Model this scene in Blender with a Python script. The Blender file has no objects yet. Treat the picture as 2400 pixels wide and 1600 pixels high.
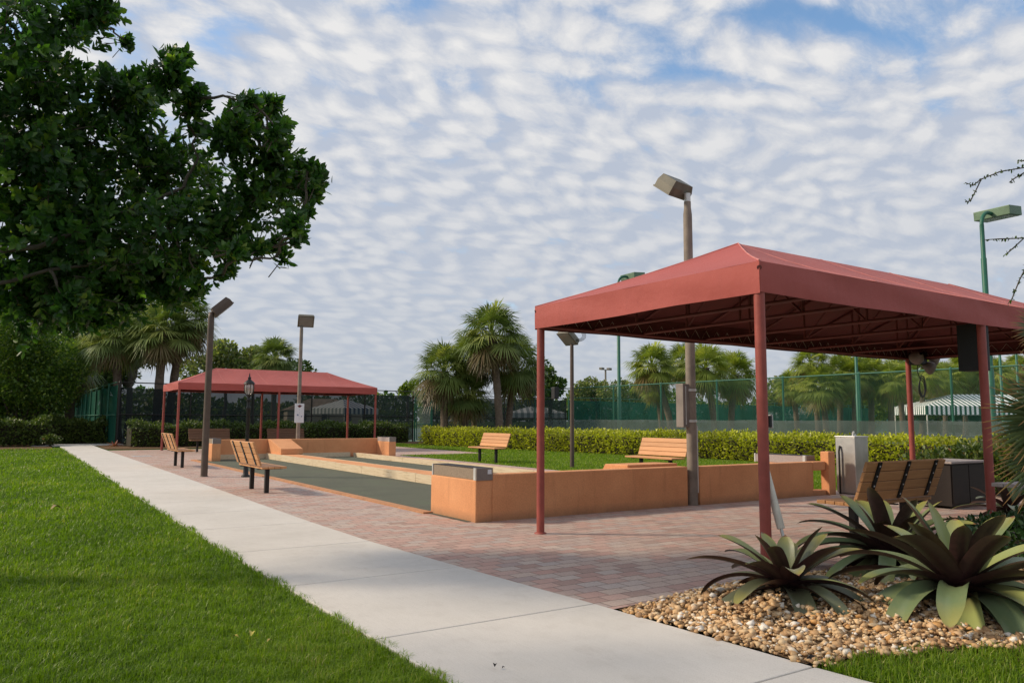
import bpy, bmesh, math, random
import numpy as np
from mathutils import Vector, Matrix
R_ = math.radians
rng = np.random.default_rng(7)
random.seed(7)
scene = bpy.context.scene
COL = scene.collection

# ------------------------------------------------------------------ camera
EYE = 1.35
PITCH, ROLL, YAW, FPX = math.atan(184 / 1800.), 0.0055, R_(33.4), 1800.
F0 = Vector((math.sin(YAW), math.cos(YAW), 0)); R0 = Vector((math.cos(YAW), -math.sin(YAW), 0)); UZ = Vector((0, 0, 1))
FW = F0 * math.cos(PITCH) + UZ * math.sin(PITCH)
UP = UZ * math.cos(PITCH) - F0 * math.sin(PITCH)
RT = R0 * math.cos(ROLL) + UP * math.sin(ROLL)
UQ = UP * math.cos(ROLL) - R0 * math.sin(ROLL)
CAM = Vector((0, 0, EYE))
cd = bpy.data.cameras.new("camera"); cam = bpy.data.objects.new("camera", cd); COL.objects.link(cam)
cam.matrix_world = Matrix(((RT.x, UQ.x, -FW.x, 0), (RT.y, UQ.y, -FW.y, 0), (RT.z, UQ.z, -FW.z, EYE), (0, 0, 0, 1)))
cd.sensor_width = 36; cd.lens = 36 * FPX / 2400; cd.clip_start = 0.05; cd.clip_end = 3000
scene.camera = cam

def at(u, v, d):
    """survey helper: the point seen at photo pixel u, v, d metres away along the view axis"""
    return CAM + (FW + RT * ((u - 1200) / FPX) - UQ * ((v - 800) / FPX)) * d
def gnd(u, v, z=0.):
    r = FW + RT * ((u - 1200) / FPX) - UQ * ((v - 800) / FPX)
    return CAM + r * ((z - EYE) / r.z)

# ------------------------------------------------------------------ object bookkeeping
def tag(o, label=None, cat=None, group=None, kind=None):
    if label: o["label"] = label
    if cat: o["category"] = cat
    if group: o["group"] = group
    if kind: o["kind"] = kind
    return o
def thing(name, label, cat, loc=(0, 0, 0), rz=0., group=None):
    o = bpy.data.objects.new(name, None); COL.objects.link(o)
    o.location = loc; o.rotation_euler = (0, 0, rz); o.empty_display_size = 0.2
    return tag(o, label, cat, group)
def link(name, me, m=None, parent=None):
    if m is not None:
        me.materials.clear(); me.materials.append(m)
    o = bpy.data.objects.new(name, me); COL.objects.link(o)
    if parent is not None: o.parent = parent
    return o
def copy_tree(o, parent=None):
    c = o.copy(); COL.objects.link(c); c.parent = parent
    for ch in [x for x in COL.objects if x.parent == o]:
        copy_tree(ch, c)
    return c
def npmesh(name, verts, faces, attrs=None, smooth=False):
    """fast mesh from arrays; faces is an (n,k) index array"""
    verts = np.asarray(verts, np.float32); faces = np.asarray(faces, np.int32)
    me = bpy.data.meshes.new(name); n, k = faces.shape
    me.vertices.add(len(verts)); me.vertices.foreach_set("co", verts.ravel())
    me.loops.add(n * k); me.loops.foreach_set("vertex_index", faces.ravel())
    me.polygons.add(n)
    me.polygons.foreach_set("loop_start", np.arange(0, n * k, k, dtype=np.int32))
    me.polygons.foreach_set("loop_total", np.full(n, k, np.int32))
    if smooth: me.polygons.foreach_set("use_smooth", np.ones(n, bool))
    for an, av in (attrs or {}).items():
        a = me.attributes.new(an, 'FLOAT', 'POINT'); a.data.foreach_set("value", np.asarray(av, np.float32))
    me.update(calc_edges=True); me.validate()
    return me

class MB:
    """collects simple solids; build() links them as ONE mesh object"""
    def __init__(s): s.v = []; s.f = []; s.sm = []
    def add(s, vs, fs, smooth=False, M=None):
        b = len(s.v)
        for p in vs: s.v.append(tuple(M @ Vector(p)) if M is not None else tuple(p))
        for f in fs: s.f.append([i + b for i in f]); s.sm.append(smooth)
        return s
    def box(s, c, d, rot=None, bev=0.):
        bm = bmesh.new(); bmesh.ops.create_cube(bm, size=1.)
        for v in bm.verts: v.co = Vector((v.co.x * d[0], v.co.y * d[1], v.co.z * d[2]))
        if bev > 0: bmesh.ops.bevel(bm, geom=list(bm.edges), offset=bev, segments=2, affect='EDGES', profile=.6)
        M = Matrix.Translation(c)
        if rot is not None: M = M @ (rot if isinstance(rot, Matrix) else Matrix.Rotation(rot, 4, 'Z'))
        bm.verts.index_update()
        s.add([v.co for v in bm.verts], [[v.index for v in f.verts] for f in bm.faces], False, M); bm.free()
        return s
    def span(s, x0, x1, y0, y1, z0, z1, bev=0.):
        return s.box(((x0 + x1) / 2, (y0 + y1) / 2, (z0 + z1) / 2), (x1 - x0, y1 - y0, z1 - z0), None, bev)
    def tube(s, pts, r, n=10, cap=True):
        pts = [Vector(p) for p in pts]; rs = r if isinstance(r, (list, tuple)) else [r] * len(pts)
        ring = []; pn = None
        for i, p in enumerate(pts):
            t = (pts[min(i + 1, len(pts) - 1)] - pts[max(i - 1, 0)]).normalized()
            if pn is None:
                a = Vector((0, 0, 1)) if abs(t.z) < .9 else Vector((1, 0, 0)); pn = t.cross(a).normalized()
            else:
                pn = (pn - t * pn.dot(t)).normalized()
            b = t.cross(pn)
            ring.append([p + (pn * math.cos(2 * math.pi * k / n) + b * math.sin(2 * math.pi * k / n)) * rs[i] for k in range(n)])
        vs = [q for rg in ring for q in rg]
        fs = [[i * n + k, i * n + (k + 1) % n, (i + 1) * n + (k + 1) % n, (i + 1) * n + k] for i in range(len(pts) - 1) for k in range(n)]
        s.add(vs, fs, True)
        if cap:
            s.add(ring[0], [list(range(n - 1, -1, -1))]); s.add(ring[-1], [list(range(n))])
        return s
    def lathe(s, prof, n=16, o=(0, 0, 0)):
        vs = [(o[0] + r * math.cos(2 * math.pi * k / n), o[1] + r * math.sin(2 * math.pi * k / n), o[2] + z) for r, z in prof for k in range(n)]
        fs = [[i * n + k, i * n + (k + 1) % n, (i + 1) * n + (k + 1) % n, (i + 1) * n + k] for i in range(len(prof) - 1) for k in range(n)]
        return s.add(vs, fs, True)
    def prism(s, poly, x0, x1, M=None):
        """poly: (y, z) outline swept along x"""
        n = len(poly); vs = [(x0, y, z) for y, z in poly] + [(x1, y, z) for y, z in poly]
        fs = [[i, (i + 1) % n, n + (i + 1) % n, n + i] for i in range(n)] + [list(range(n - 1, -1, -1)), list(range(n, 2 * n))]
        return s.add(vs, fs, False, M)
    def build(s, name, m, parent=None, bevel=0.):
        me = bpy.data.meshes.new(name); me.from_pydata(s.v, [], s.f)
        me.polygons.foreach_set("use_smooth", s.sm); me.update()
        bm = bmesh.new(); bm.from_mesh(me); bmesh.ops.recalc_face_normals(bm, faces=bm.faces)
        if bevel: bmesh.ops.bevel(bm, geom=list(bm.edges), offset=bevel, segments=2, affect='EDGES')
        bm.to_mesh(me); bm.free()
        return link(name, me, m, parent)

# ------------------------------------------------------------------ materials
class NT:
    def __init__(s, name):
        s.m = bpy.data.materials.new(name); s.m.use_nodes = True; s.t = s.m.node_tree; s.t.nodes.clear()
        s.out = s.n('ShaderNodeOutputMaterial')
    def n(s, t, ins=None, **kw):
        nd = s.t.nodes.new(t)
        for k, v in kw.items(): setattr(nd, k, v)
        for k, v in (ins or {}).items(): s.set(nd, k, v)
        return nd
    def set(s, nd, k, v):
        sk = nd.inputs[k]
        if isinstance(v, bpy.types.NodeSocket): s.t.links.new(v, sk)
        elif isinstance(v, bpy.types.Node): s.t.links.new(v.outputs[0], sk)
        else:
            if sk.type == 'RGBA' and len(v) == 3: v = (*v, 1)
            sk.default_value = v
    def math(s, op, a, b=0., c=0., clamp=False):
        nd = s.n('ShaderNodeMath', {0: a, 1: b, 2: c}, operation=op); nd.use_clamp = clamp; return nd.outputs[0]
    def vmath(s, op, a, b=(0, 0, 0)):
        return s.n('ShaderNodeVectorMath', {0: a, 1: b}, operation=op).outputs[0]
    def mix(s, f, a, b, mode='MIX'):
        nd = s.n('ShaderNodeMixRGB', {0: f, 1: a, 2: b}, blend_type=mode); return nd.outputs[0]
    def ramp(s, f, stops, interp='LINEAR'):
        nd = s.n('ShaderNodeValToRGB', {0: f}); cr = nd.color_ramp; cr.interpolation = interp
        while len(cr.elements) < len(stops): cr.elements.new(.5)
        for e, (p, c) in zip(cr.elements, stops): e.position = p; e.color = (*c, 1) if len(c) == 3 else c
        return nd.outputs[0]
    def coord(s, kind='Object'):
        return s.n('ShaderNodeTexCoord').outputs[kind]
    def noise(s, vec, scale, detail=4, rough=.55):
        return s.n('ShaderNodeTexNoise', {'Vector': vec, 'Scale': scale, 'Detail': detail, 'Roughness': rough}).outputs[0]
    def bump(s, h, strength=.3, dist=.01):
        return s.n('ShaderNodeBump', {'Height': h, 'Strength': strength, 'Distance': dist}).outputs[0]
    def principled(s, col, rough=.6, metal=0., normal=None, spec=.5, **kw):
        ins = {'Base Color': col, 'Roughness': rough, 'Metallic': metal, 'Specular IOR Level': spec}
        if normal is not None: ins['Normal'] = normal
        ins.update(kw)
        return s.n('ShaderNodeBsdfPrincipled', ins).outputs[0]
    def done(s, shader):
        s.t.links.new(shader, s.out.inputs[0]); return s.m

def mixc(c, k): return tuple(min(1, x * k) for x in c)
def plain(name, col, rough=.6, metal=0., var=.18, scale=6., bump=.15, bscale=90., spec=.4, dirt=0.):
    """one paint or metal with soft large wear and a fine grain"""
    t = NT(name); p = t.coord('Object')
    n1 = t.noise(p, scale, 5, .6)
    c = t.ramp(n1, [(.3, mixc(col, 1 - var)), (.7, mixc(col, 1 + var))])
    if dirt:
        n2 = t.noise(p, scale * .35, 6, .7)
        c = t.mix(t.ramp(n2, [(.5, (0, 0, 0)), (.68, (dirt,) * 3)]), c, mixc(col, .45))
    nb = t.noise(p, bscale, 3)
    rg = t.math('MULTIPLY_ADD', n1, .25, rough - .12)
    return t.done(t.principled(c, rg, metal, t.bump(nb, bump, .004), spec))

def foliage(name, stops, rough=.45, trans=.35, tcol=None, spec=.4):
    """leaf with its own tint per leaf, letting some light through"""
    t = NT(name); a = t.n('ShaderNodeAttribute', attribute_name='tint').outputs['Fac']
    c = t.ramp(a, stops)
    pr = t.principled(c, rough, 0, None, spec)
    tr = t.n('ShaderNodeBsdfTranslucent', {0: t.mix(1., c, tcol or (1.3, 1.5, .5), 'MULTIPLY')}).outputs[0]
    return t.done(t.n('ShaderNodeMixShader', {0: trans, 1: pr, 2: tr}).outputs[0])

M = {}
def stucco():
    t = NT('stucco'); p = t.coord('Object')
    c = t.ramp(t.noise(p, 1.3, 6, .65), [(.3, (.60, .27, .125)), (.7, (.74, .36, .175))])
    st = t.ramp(t.noise(t.vmath('MULTIPLY', p, (3, 3, .4)), 2.2, 6, .7), [(.56, (0, 0, 0)), (.75, (.35,) * 3)])
    c = t.mix(st, c, (.36, .16, .08))
    gr = t.noise(p, 45, 6, .75); c = t.mix(.45, c, t.mix(1., c, t.ramp(gr, [(.3, (.62,) * 3), (.7, (1.25,) * 3)]), 'MULTIPLY'))
    zc = t.n('ShaderNodeSeparateXYZ', {0: p}).outputs[2]; sd_ = t.math('MULTIPLY', t.ramp(zc, [(.0, (1,) * 3), (.14, (0,) * 3)]), t.noise(p, 5, 6, .7)); c = t.mix(t.math('MULTIPLY', sd_, 1.1, clamp=True), c, (.22, .14, .09))
    return t.done(t.principled(c, .85, 0, t.bump(t.noise(p, 60, 6, .75), .7, .008), .2))
M['stucco'] = stucco()
def sideboard():
    t = NT('painted_board'); p = t.coord('Object')
    w = t.noise(t.vmath('MULTIPLY', p, (6, 1.2, 30)), 1.5, 6, .7)
    c = t.ramp(w, [(.3, (.30, .22, .12)), (.45, (.62, .50, .34)), (.8, (.72, .63, .47))])
    return t.done(t.principled(c, .75, 0, t.bump(w, .3, .004), .2))
M['board'] = sideboard()
def concrete():
    t = NT('concrete'); p = t.coord('Object')
    n1 = t.noise(p, .55, 6, .65); n2 = t.noise(p, 4., 6, .7); n3 = t.noise(p, 130., 2, .6)
    c = t.ramp(n1, [(.3, (.545, .515, .47)), (.7, (.665, .63, .58))])
    c = t.mix(t.ramp(n2, [(.52, (0, 0, 0)), (.72, (.3,) * 3)]), c, (.46, .42, .37))
    c = t.mix(t.ramp(n3, [(.35, (.32,) * 3), (.5, (0, 0, 0))]), c, (.40, .36, .32))
    br = t.noise(t.vmath('MULTIPLY', p, (90, 4, 1)), 1., 3, .6); c = t.mix(t.ramp(br, [(.45, (0, 0, 0)), (.7, (.16,) * 3)]), c, (.40, .37, .33))
    bl = t.noise(p, 1.9, 7, .75); c = t.mix(t.ramp(bl, [(.55, (0, 0, 0)), (.66, (.22,) * 3)]), c, (.40, .36, .31))
    sp = t.n('ShaderNodeTexVoronoi', {'Vector': p, 'Scale': 9.}).outputs['Distance']
    c = t.mix(t.ramp(sp, [(.0, (.55,) * 3), (.045, (0, 0, 0))]), c, (.26, .23, .2))
    return t.done(t.principled(c, .88, 0, t.bump(n3, .25, .003), .2))
M['concrete'] = concrete()
def pavers():
    t = NT('brick_pavers'); p = t.coord('Object')
    warp = t.n('ShaderNodeTexNoise', {'Vector': p, 'Scale': 1.4, 'Detail': 2}).outputs['Color']
    p2 = t.vmath('ADD', p, t.vmath('MULTIPLY', warp, (.03, .03, 0)))
    sx = t.n('ShaderNodeSeparateXYZ', {0: p2})
    w, h = .232, .152
    yr = t.math('DIVIDE', sx.outputs[1], h); row = t.math('FLOOR', yr)
    jit = t.n('ShaderNodeTexWhiteNoise', {'W': row}, noise_dimensions='1D').outputs['Value']
    xr = t.math('ADD', t.math('DIVIDE', sx.outputs[0], w), t.math('MULTIPLY_ADD', row, .5, t.math('MULTIPLY', jit, .22)))
    colm = t.math('FLOOR', xr)
    idv = t.n('ShaderNodeCombineXYZ', {0: colm, 1: row, 2: 0.})
    wn = t.n('ShaderNodeTexWhiteNoise', {'Vector': idv}, noise_dimensions='3D').outputs['Value']
    c = t.ramp(wn, [(0, (.30, .205, .168)), (.12, (.46, .262, .212)), (.32, (.54, .335, .272)), (.5, (.43, .315, .268)),
                    (.66, (.52, .41, .335)), (.8, (.42, .375, .345)), (.92, (.55, .455, .385)), (1, (.34, .265, .25))])
    big = t.noise(p, .6, 5, .6)
    c = t.mix(t.ramp(big, [(.42, (0, 0, 0)), (.7, (.4,) * 3)]), c, (.43, .33, .29))
    c = t.mix(.34, c, (.46, .335, .285))
    fine = t.noise(p, 60., 4, .7)
    c = t.mix(.4, c, t.mix(1., c, t.ramp(fine, [(.3, (.55,) * 3), (.7, (1.3,) * 3)]), 'MULTIPLY'))
    fx = t.math('ABSOLUTE', t.math('SUBTRACT', t.math('FRACT', xr), .5)); fy = t.math('ABSOLUTE', t.math('SUBTRACT', t.math('FRACT', yr), .5))
    jx = t.math('MULTIPLY', t.math('SUBTRACT', .5, fx), w); jy = t.math('MULTIPLY', t.math('SUBTRACT', .5, fy), h)
    j = t.math('MINIMUM', jx, jy)
    jm = t.ramp(t.math('DIVIDE', j, .02), [(.12, (1, 1, 1)), (.34, (0, 0, 0))])
    c = t.mix(t.math('MULTIPLY', jm, .8), c, (.14, .105, .085))
    hgt = t.math('ADD', t.math('SUBTRACT', 1., jm), t.math('ADD', t.math('MULTIPLY', fine, .15), t.math('MULTIPLY', wn, .25)))
    return t.done(t.principled(c, .85, 0, t.bump(hgt, .6, .006), .25))
M['pavers'] = pavers()
def court():
    t = NT('court_surface'); p = t.coord('Object')
    n = t.noise(p, 1.1, 6, .7); f = t.noise(p, 120, 3, .7)
    c = t.ramp(n, [(.3, (.098, .105, .082)), (.55, (.120, .125, .095)), (.75, (.112, .142, .092))])
    c = t.mix(.35, c, t.mix(1., c, t.ramp(f, [(.35, (.4,) * 3), (.65, (1.7,) * 3)]), 'MULTIPLY'))
    return t.done(t.principled(c, .95, 0, t.bump(f, .5, .004), .1))
M['court'] = court()
def soil(name, a, b, sc=3.):
    t = NT(name); p = t.coord('Object'); n = t.noise(p, sc, 8, .7)
    return t.done(t.principled(t.ramp(n, [(.32, a), (.68, b)]), .95, 0, t.bump(t.noise(p, sc * 12, 5), .6, .02), .1))
M['turf'] = soil('turf', (.030, .062, .010), (.062, .115, .018), 2.5)
M['mulch'] = soil('mulch', (.085, .05, .028), (.22, .14, .08), 6.)
M['hardcourt'] = soil('hard_court', (.10, .15, .13), (.14, .19, .16), .3)
def fabric():
    t = NT('red_canvas'); p = t.coord('Object')
    n = t.noise(p, .8, 6, .65); w = t.noise(p, 220, 2)
    c = t.ramp(n, [(.3, (.36, .066, .052)), (.7, (.425, .088, .072))])
    st = t.noise(t.vmath('MULTIPLY', p, (5, 5, .5)), 1.5, 6, .7)
    c = t.mix(t.ramp(st, [(.55, (0, 0, 0)), (.8, (.4,) * 3)]), c, (.24, .055, .05))
    return t.done(t.principled(c, .68, 0, t.bump(t.math('ADD', w, t.math('MULTIPLY', t.noise(p, 3.5, 3), 4.)),   .34, .016), .45, **{'Sheen Weight': .04, 'Sheen Roughness': .5}))
M['fabric'] = fabric()
M['shaded_underside'] = plain('shaded_canvas_underside', (.125, .030, .028), .8)  # same canvas seen from below, with the canopy's shade put into its colour
M['seam'] = plain('canvas_seam', (.55, .20, .18), .7)
M['redpaint'] = plain('red_paint', (.30, .066, .050), .5, 0, .15, 8, .1, 60, .4, .3)
M['shaded_redpaint'] = plain('shaded_red_paint', (.16, .04, .035), .55)  # red frame paint darkened to stand in for shade under the canvas
M['brownpole'] = plain('brown_metal', (.098, .07, .054), .55, .1, .2, 5, .1)
M['greypole'] = plain('weathered_pole', (.235, .20, .165), .7, .1, .3, 3, .2, 60, .3, .5)
M['lumin'] = plain('luminaire_bronze', (.16, .15, .12), .55, .2, .2, 5, .1, 60, .4, .4)
M['lens'] = plain('lamp_lens', (.22, .22, .21), .2, 0, .1, 5, .02)
M['greenpaint'] = plain('green_paint', (.018, .115, .072), .45, 0, .15, 4, .1)
M['greenlamp'] = plain('green_luminaire', (.12, .19, .12), .5, .1, .25, 4, .1)
M['black'] = plain('black_paint', (.013, .012, .011), .45, .1, .2, 8, .1)
M['blackplastic'] = plain('black_plastic', (.016, .017, .018), .6)
M['steel'] = plain('stainless_steel', (.56, .55, .52), .38, .75, .12, 3, .1, 140, .5, .25)
M['alu'] = plain('aluminium', (.62, .62, .60), .45, .5, .1)
M['greybox'] = plain('grey_steel_box', (.22, .19, .17), .55, .2, .2, 4)
M['white'] = plain('white_plastic', (.70, .66, .58), .55, 0, .12, 9, .1, 60, .4, .3)
M['signwhite'] = plain('sign_white', (.66, .70, .74), .5, 0, .05)
M['blue'] = plain('sign_blue', (.05, .10, .22), .5)
M['signred'] = plain('sign_red', (.16, .03, .035), .5)
M['inkgrey'] = plain('sign_print', (.34, .40, .48), .5)
def wood(name, a, b):
    t = NT(name); p = t.coord('Object')
    g = t.noise(t.vmath('MULTIPLY', p, (1.2, 22, 22)), 2.5, 5, .65)
    o = t.n('ShaderNodeObjectInfo').outputs['Random']
    c = t.ramp(g, [(.3, a), (.7, b)])
    c = t.mix(.5, c, t.mix(1., c, t.ramp(o, [(0, (.8,) * 3), (1, (1.15,) * 3)]), 'MULTIPLY'))
    return t.done(t.principled(c, .6, 0, t.bump(g, .15, .002), .35))
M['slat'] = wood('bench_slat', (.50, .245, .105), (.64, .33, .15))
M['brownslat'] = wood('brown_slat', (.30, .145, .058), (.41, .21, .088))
M['shadeslat'] = wood('shade_darkened_slat', (.15, .075, .042), (.22, .12, .065))  # slat wood with the far canopy's shade painted into its tone
M['greywood'] = wood('grey_plank', (.30, .25, .23), (.42, .36, .34))
M['oldwood'] = wood('weathered_panel', (.20, .155, .11), (.33, .26, .19))
M['darkwood'] = wood('dark_panel', (.014, .010, .008), (.028, .018, .014))
def bark(name, a, b):
    t = NT(name); p = t.coord('Object')
    n = t.noise(t.vmath('MULTIPLY', p, (3, 3, 9)), 2.2, 7, .7)
    return t.done(t.principled(t.ramp(n, [(.3, a), (.7, b)]), .9, 0, t.bump(n, .9, .03), .15))
M['palmbark'] = bark('palm_bark', (.075, .055, .04), (.22, .175, .135))
M['bark'] = bark('tree_bark', (.06, .05, .04), (.15, .125, .10))
M['bigleaf'] = foliage('broad_leaf', [(0, (.024, .066, .020)), (.5, (.048, .118, .028)), (.82, (.11, .195, .034)), (.985, (.22, .29, .05)), (1, (.28, .20, .02))], .36, .42, (1.5, 1.8, .5))
M['treeleaf'] = foliage('tree_leaf', [(0, (.022, .054, .014)), (.6, (.048, .095, .020)), (.85, (.10, .16, .028)), (1, (.20, .25, .05))], .5, .38)
M['brightleaf'] = foliage('bright_tree_leaf', [(0, (.035, .08, .014)), (.6, (.08, .15, .022)), (.9, (.17, .25, .035)), (1, (.28, .34, .06))], .45, .42)
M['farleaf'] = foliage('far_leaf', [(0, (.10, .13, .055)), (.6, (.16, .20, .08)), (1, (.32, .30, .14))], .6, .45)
M['yellowleaf'] = foliage('lit_leaf', [(0, (.075, .125, .02)), (.6, (.16, .225, .032)), (1, (.32, .36, .06))], .5, .42)
M['hedgeleaf'] = foliage('hedge_leaf', [(0, (.11, .112, .022)), (.3, (.24, .25, .025)), (.62, (.43, .44, .035)), (.88, (.62, .62, .06)), (.95, (.46, .48, .08)), (1, (.20, .08, .03))], .35, .35)
M['darkhedge'] = foliage('dark_hedge_leaf', [(0, (.034, .062, .016)), (.6, (.075, .115, .024)), (.93, (.15, .19, .04)), (1, (.22, .11, .045))], .45, .25)
M['twig'] = plain('twig_mass', (.028, .024, .013), .9)
M['frond'] = foliage('palm_frond', [(0, (.16, .105, .055)), (.08, (.15, .13, .05)), (.12, (.10, .15, .046)), (.6, (.185, .245, .068)), (1, (.34, .37, .11))], .42, .3, (1.3, 1.4, .5), .5)
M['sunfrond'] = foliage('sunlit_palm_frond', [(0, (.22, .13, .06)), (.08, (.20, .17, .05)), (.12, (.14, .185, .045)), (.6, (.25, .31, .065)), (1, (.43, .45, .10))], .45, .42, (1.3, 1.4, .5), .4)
M['grass'] = foliage('grass_blade', [(0, (.092, .165, .010)), (.5, (.165, .265, .012)), (.9, (.25, .34, .028)), (1, (.42, .38, .14))], .45, .4, (1.3, 1.5, .4), .3)
M['ground_leaf'] = foliage('groundcover_leaf', [(0, (.016, .045, .014)), (.7, (.035, .085, .022)), (1, (.09, .16, .05))], .35, .2)
def palmetto():
    t = NT('palmetto_frond'); a = t.n('ShaderNodeAttribute', attribute_name='along').outputs['Fac']
    b = t.n('ShaderNodeAttribute', attribute_name='tint').outputs['Fac']
    c = t.ramp(b, [(0, (.040, .062, .022)), (1, (.10, .135, .045))])
    c = t.mix(t.ramp(a, [(.74, (0, 0, 0)), (1., (1, 1, 1))]), c, (.42, .20, .06))
    pr = t.principled(c, .4, 0, None, .4)
    return t.done(t.n('ShaderNodeMixShader', {0: .15, 1: pr, 2: t.n('ShaderNodeBsdfTranslucent', {0: c}).outputs[0]}).outputs[0])
M['palmetto'] = palmetto()
def bromeliad(nm, k):
    t = NT(nm); a = t.n('ShaderNodeAttribute', attribute_name='along').outputs['Fac']
    b = t.n('ShaderNodeAttribute', attribute_name='tint').outputs['Fac']
    bf = t.n('ShaderNodeNewGeometry').outputs['Backfacing']
    p = t.coord('Object')
    fn = t.noise(t.vmath('MULTIPLY', p, (1, 1, 1)), 22, 6, .72)
    up = t.ramp(b, [(0, (.15, .22, .10)), (.5, (.22, .29, .135)), (1, (.34, .37, .11))])
    up = t.mix(t.ramp(fn, [(.5, (0, 0, 0)), (.75, (.35,) * 3)]), up, (.30, .29, .13))
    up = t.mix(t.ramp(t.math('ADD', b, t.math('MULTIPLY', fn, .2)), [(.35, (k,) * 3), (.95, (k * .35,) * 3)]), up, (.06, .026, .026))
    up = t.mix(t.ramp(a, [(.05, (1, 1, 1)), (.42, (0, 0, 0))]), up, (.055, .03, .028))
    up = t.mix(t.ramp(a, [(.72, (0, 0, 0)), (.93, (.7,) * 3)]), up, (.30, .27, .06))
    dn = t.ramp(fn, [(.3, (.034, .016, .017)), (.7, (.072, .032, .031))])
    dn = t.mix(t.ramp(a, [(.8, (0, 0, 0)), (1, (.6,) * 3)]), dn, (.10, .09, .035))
    c = t.mix(bf, dn, up)
    c = t.mix(t.ramp(t.math('ADD', a, t.math('MULTIPLY', fn, .06)), [(.985, (0, 0, 0)), (1., (1, 1, 1))]), c, (.20, .10, .045))
    return t.done(t.principled(c, .33, 0, t.bump(fn, .14, .004), .5))
M['bromeliad'] = bromeliad('bromeliad_leaf', .18); M['bromeliad_maroon'] = bromeliad('maroon_bromeliad_leaf', .6)
def pebble():
    t = NT('river_pebble'); a = t.n('ShaderNodeAttribute', attribute_name='tint').outputs['Fac']; p = t.coord('Object')
    c = t.ramp(a, [(0, (.30, .17, .08)), (.2, (.50, .30, .14)), (.42, (.62, .41, .21)), (.62, (.70, .52, .31)), (.8, (.60, .32, .11)), (.9, (.76, .66, .51)), (1, (.82, .77, .69))])
    n = t.noise(p, 55, 5, .7)
    c = t.mix(.35, c, t.mix(1., c, t.ramp(n, [(.3, (.5,) * 3), (.7, (1.35,) * 3)]), 'MULTIPLY'))
    return t.done(t.principled(c, .55, 0, t.bump(n, .2, .004), .35))
M['pebble'] = pebble()
def screen(name, col, alpha, rough=.8):
    """woven windscreen: lets part of the view through"""
    t = NT(name); p = t.coord('Object')
    n = t.noise(t.vmath('MULTIPLY', p, (1, 1, .6)), .9, 5, .65)
    c = t.ramp(n, [(.3, mixc(col, .75)), (.7, mixc(col, 1.3))])
    d = t.principled(c, rough, 0, None, .1)
    tl = t.n('ShaderNodeBsdfTranslucent', {0: c}).outputs[0]
    d = t.n('ShaderNodeMixShader', {0: .35, 1: d, 2: tl}).outputs[0]
    tr = t.n('ShaderNodeBsdfTransparent', {0: (1, 1, 1)}).outputs[0]
    return t.done(t.n('ShaderNodeMixShader', {0: t.math('ADD', alpha - .06, t.math('MULTIPLY', n, .12)), 1: tr, 2: d}).outputs[0])
M['screen_dark'] = screen('dark_windscreen', (.016, .024, .026), .88)
M['screen_teal'] = screen('teal_windscreen', (.012, .074, .056), .9)
M['screen_green'] = screen('green_windscreen', (.012, .085, .055), .93)
M['screen_grey'] = screen('grey_windscreen', (.13, .165, .145), .66)
def chainlink():
    t = NT('chain_link'); p = t.coord('Object'); sx = t.n('ShaderNodeSeparateXYZ', {0: p})
    h = t.math('ADD', sx.outputs[0], sx.outputs[1]); v = sx.outputs[2]; s = 1 / .075
    a = t.math('ABSOLUTE', t.math('SUBTRACT', t.math('FRACT', t.math('MULTIPLY', t.math('ADD', h, v), s)), .5))
    b = t.math('ABSOLUTE', t.math('SUBTRACT', t.math('FRACT', t.math('MULTIPLY', t.math('SUBTRACT', h, v), s)), .5))
    m = t.math('LESS_THAN', t.math('MINIMUM', a, b), .03)
    d = t.principled((.02, .11, .07), .5)
    tr = t.n('ShaderNodeBsdfTransparent', {0: (1, 1, 1)}).outputs[0]
    return t.done(t.n('ShaderNodeMixShader', {0: m, 1: tr, 2: d}).outputs[0])
M['chain'] = chainlink()
def stripes(name, col, w):
    t = NT(name); a = t.n('ShaderNodeAttribute', attribute_name='run').outputs['Fac']
    s = t.math('LESS_THAN', t.math('FRACT', t.math('DIVIDE', a, w)), .5)
    return t.done(t.principled(t.mix(s, (.86, .86, .84), col), .7, 0, None, .2))
M['stripe_green'] = stripes('green_stripe_canvas', (.03, .11, .075), .42)
M['stripe_blue'] = stripes('blue_stripe_canvas', (.05, .085, .20), .95)
M['stripe_grey'] = stripes('grey_stripe_canvas', (.34, .38, .38), .8)
def glass():
    t = NT('lantern_glass')
    g = t.n('ShaderNodeBsdfGlossy', {0: (.9, .9, .9), 1: .08}).outputs[0]
    d = t.principled((.62, .58, .52), .25, 0, None, .5)
    tr = t.n('ShaderNodeBsdfTransparent', {0: (.9, .88, .85)}).outputs[0]
    x = t.n('ShaderNodeMixShader', {0: .25, 1: d, 2: g}).outputs[0]
    return t.done(t.n('ShaderNodeMixShader', {0: .45, 1: tr, 2: x}).outputs[0])
M['glass'] = glass()

# ------------------------------------------------------------------ leaf clouds, grass, palms
def unit(v): return v / np.maximum(np.linalg.norm(v, axis=1, keepdims=True), 1e-9)
def leaf_arrays(pos, direc, nrm, length, width, fold=.25, curl=.12):
    """six-point folded leaf per position: base, two left, tip, two right"""
    n = len(pos); d = unit(direc); s = unit(np.cross(d, nrm)); u = np.cross(s, d)
    L = length[:, None]; W = width[:, None] * .5
    def P(a, b, c): return pos + d * (L * a) + s * (W * b) + u * (W * c)
    pts = np.stack([P(0, 0, 0), P(.32, -.95, fold), P(.68, -.85, fold - curl), P(1, 0, -curl * 2), P(.68, .85, fold - curl), P(.32, .95, fold)], 1)
    b = (np.arange(n) * 6)[:, None]
    f = np.concatenate([b + np.array([[0, 1, 2, 3]]), b + np.array([[0, 3, 4, 5]])], 1).reshape(-1, 4)
    return pts.reshape(-1, 3), f
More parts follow.
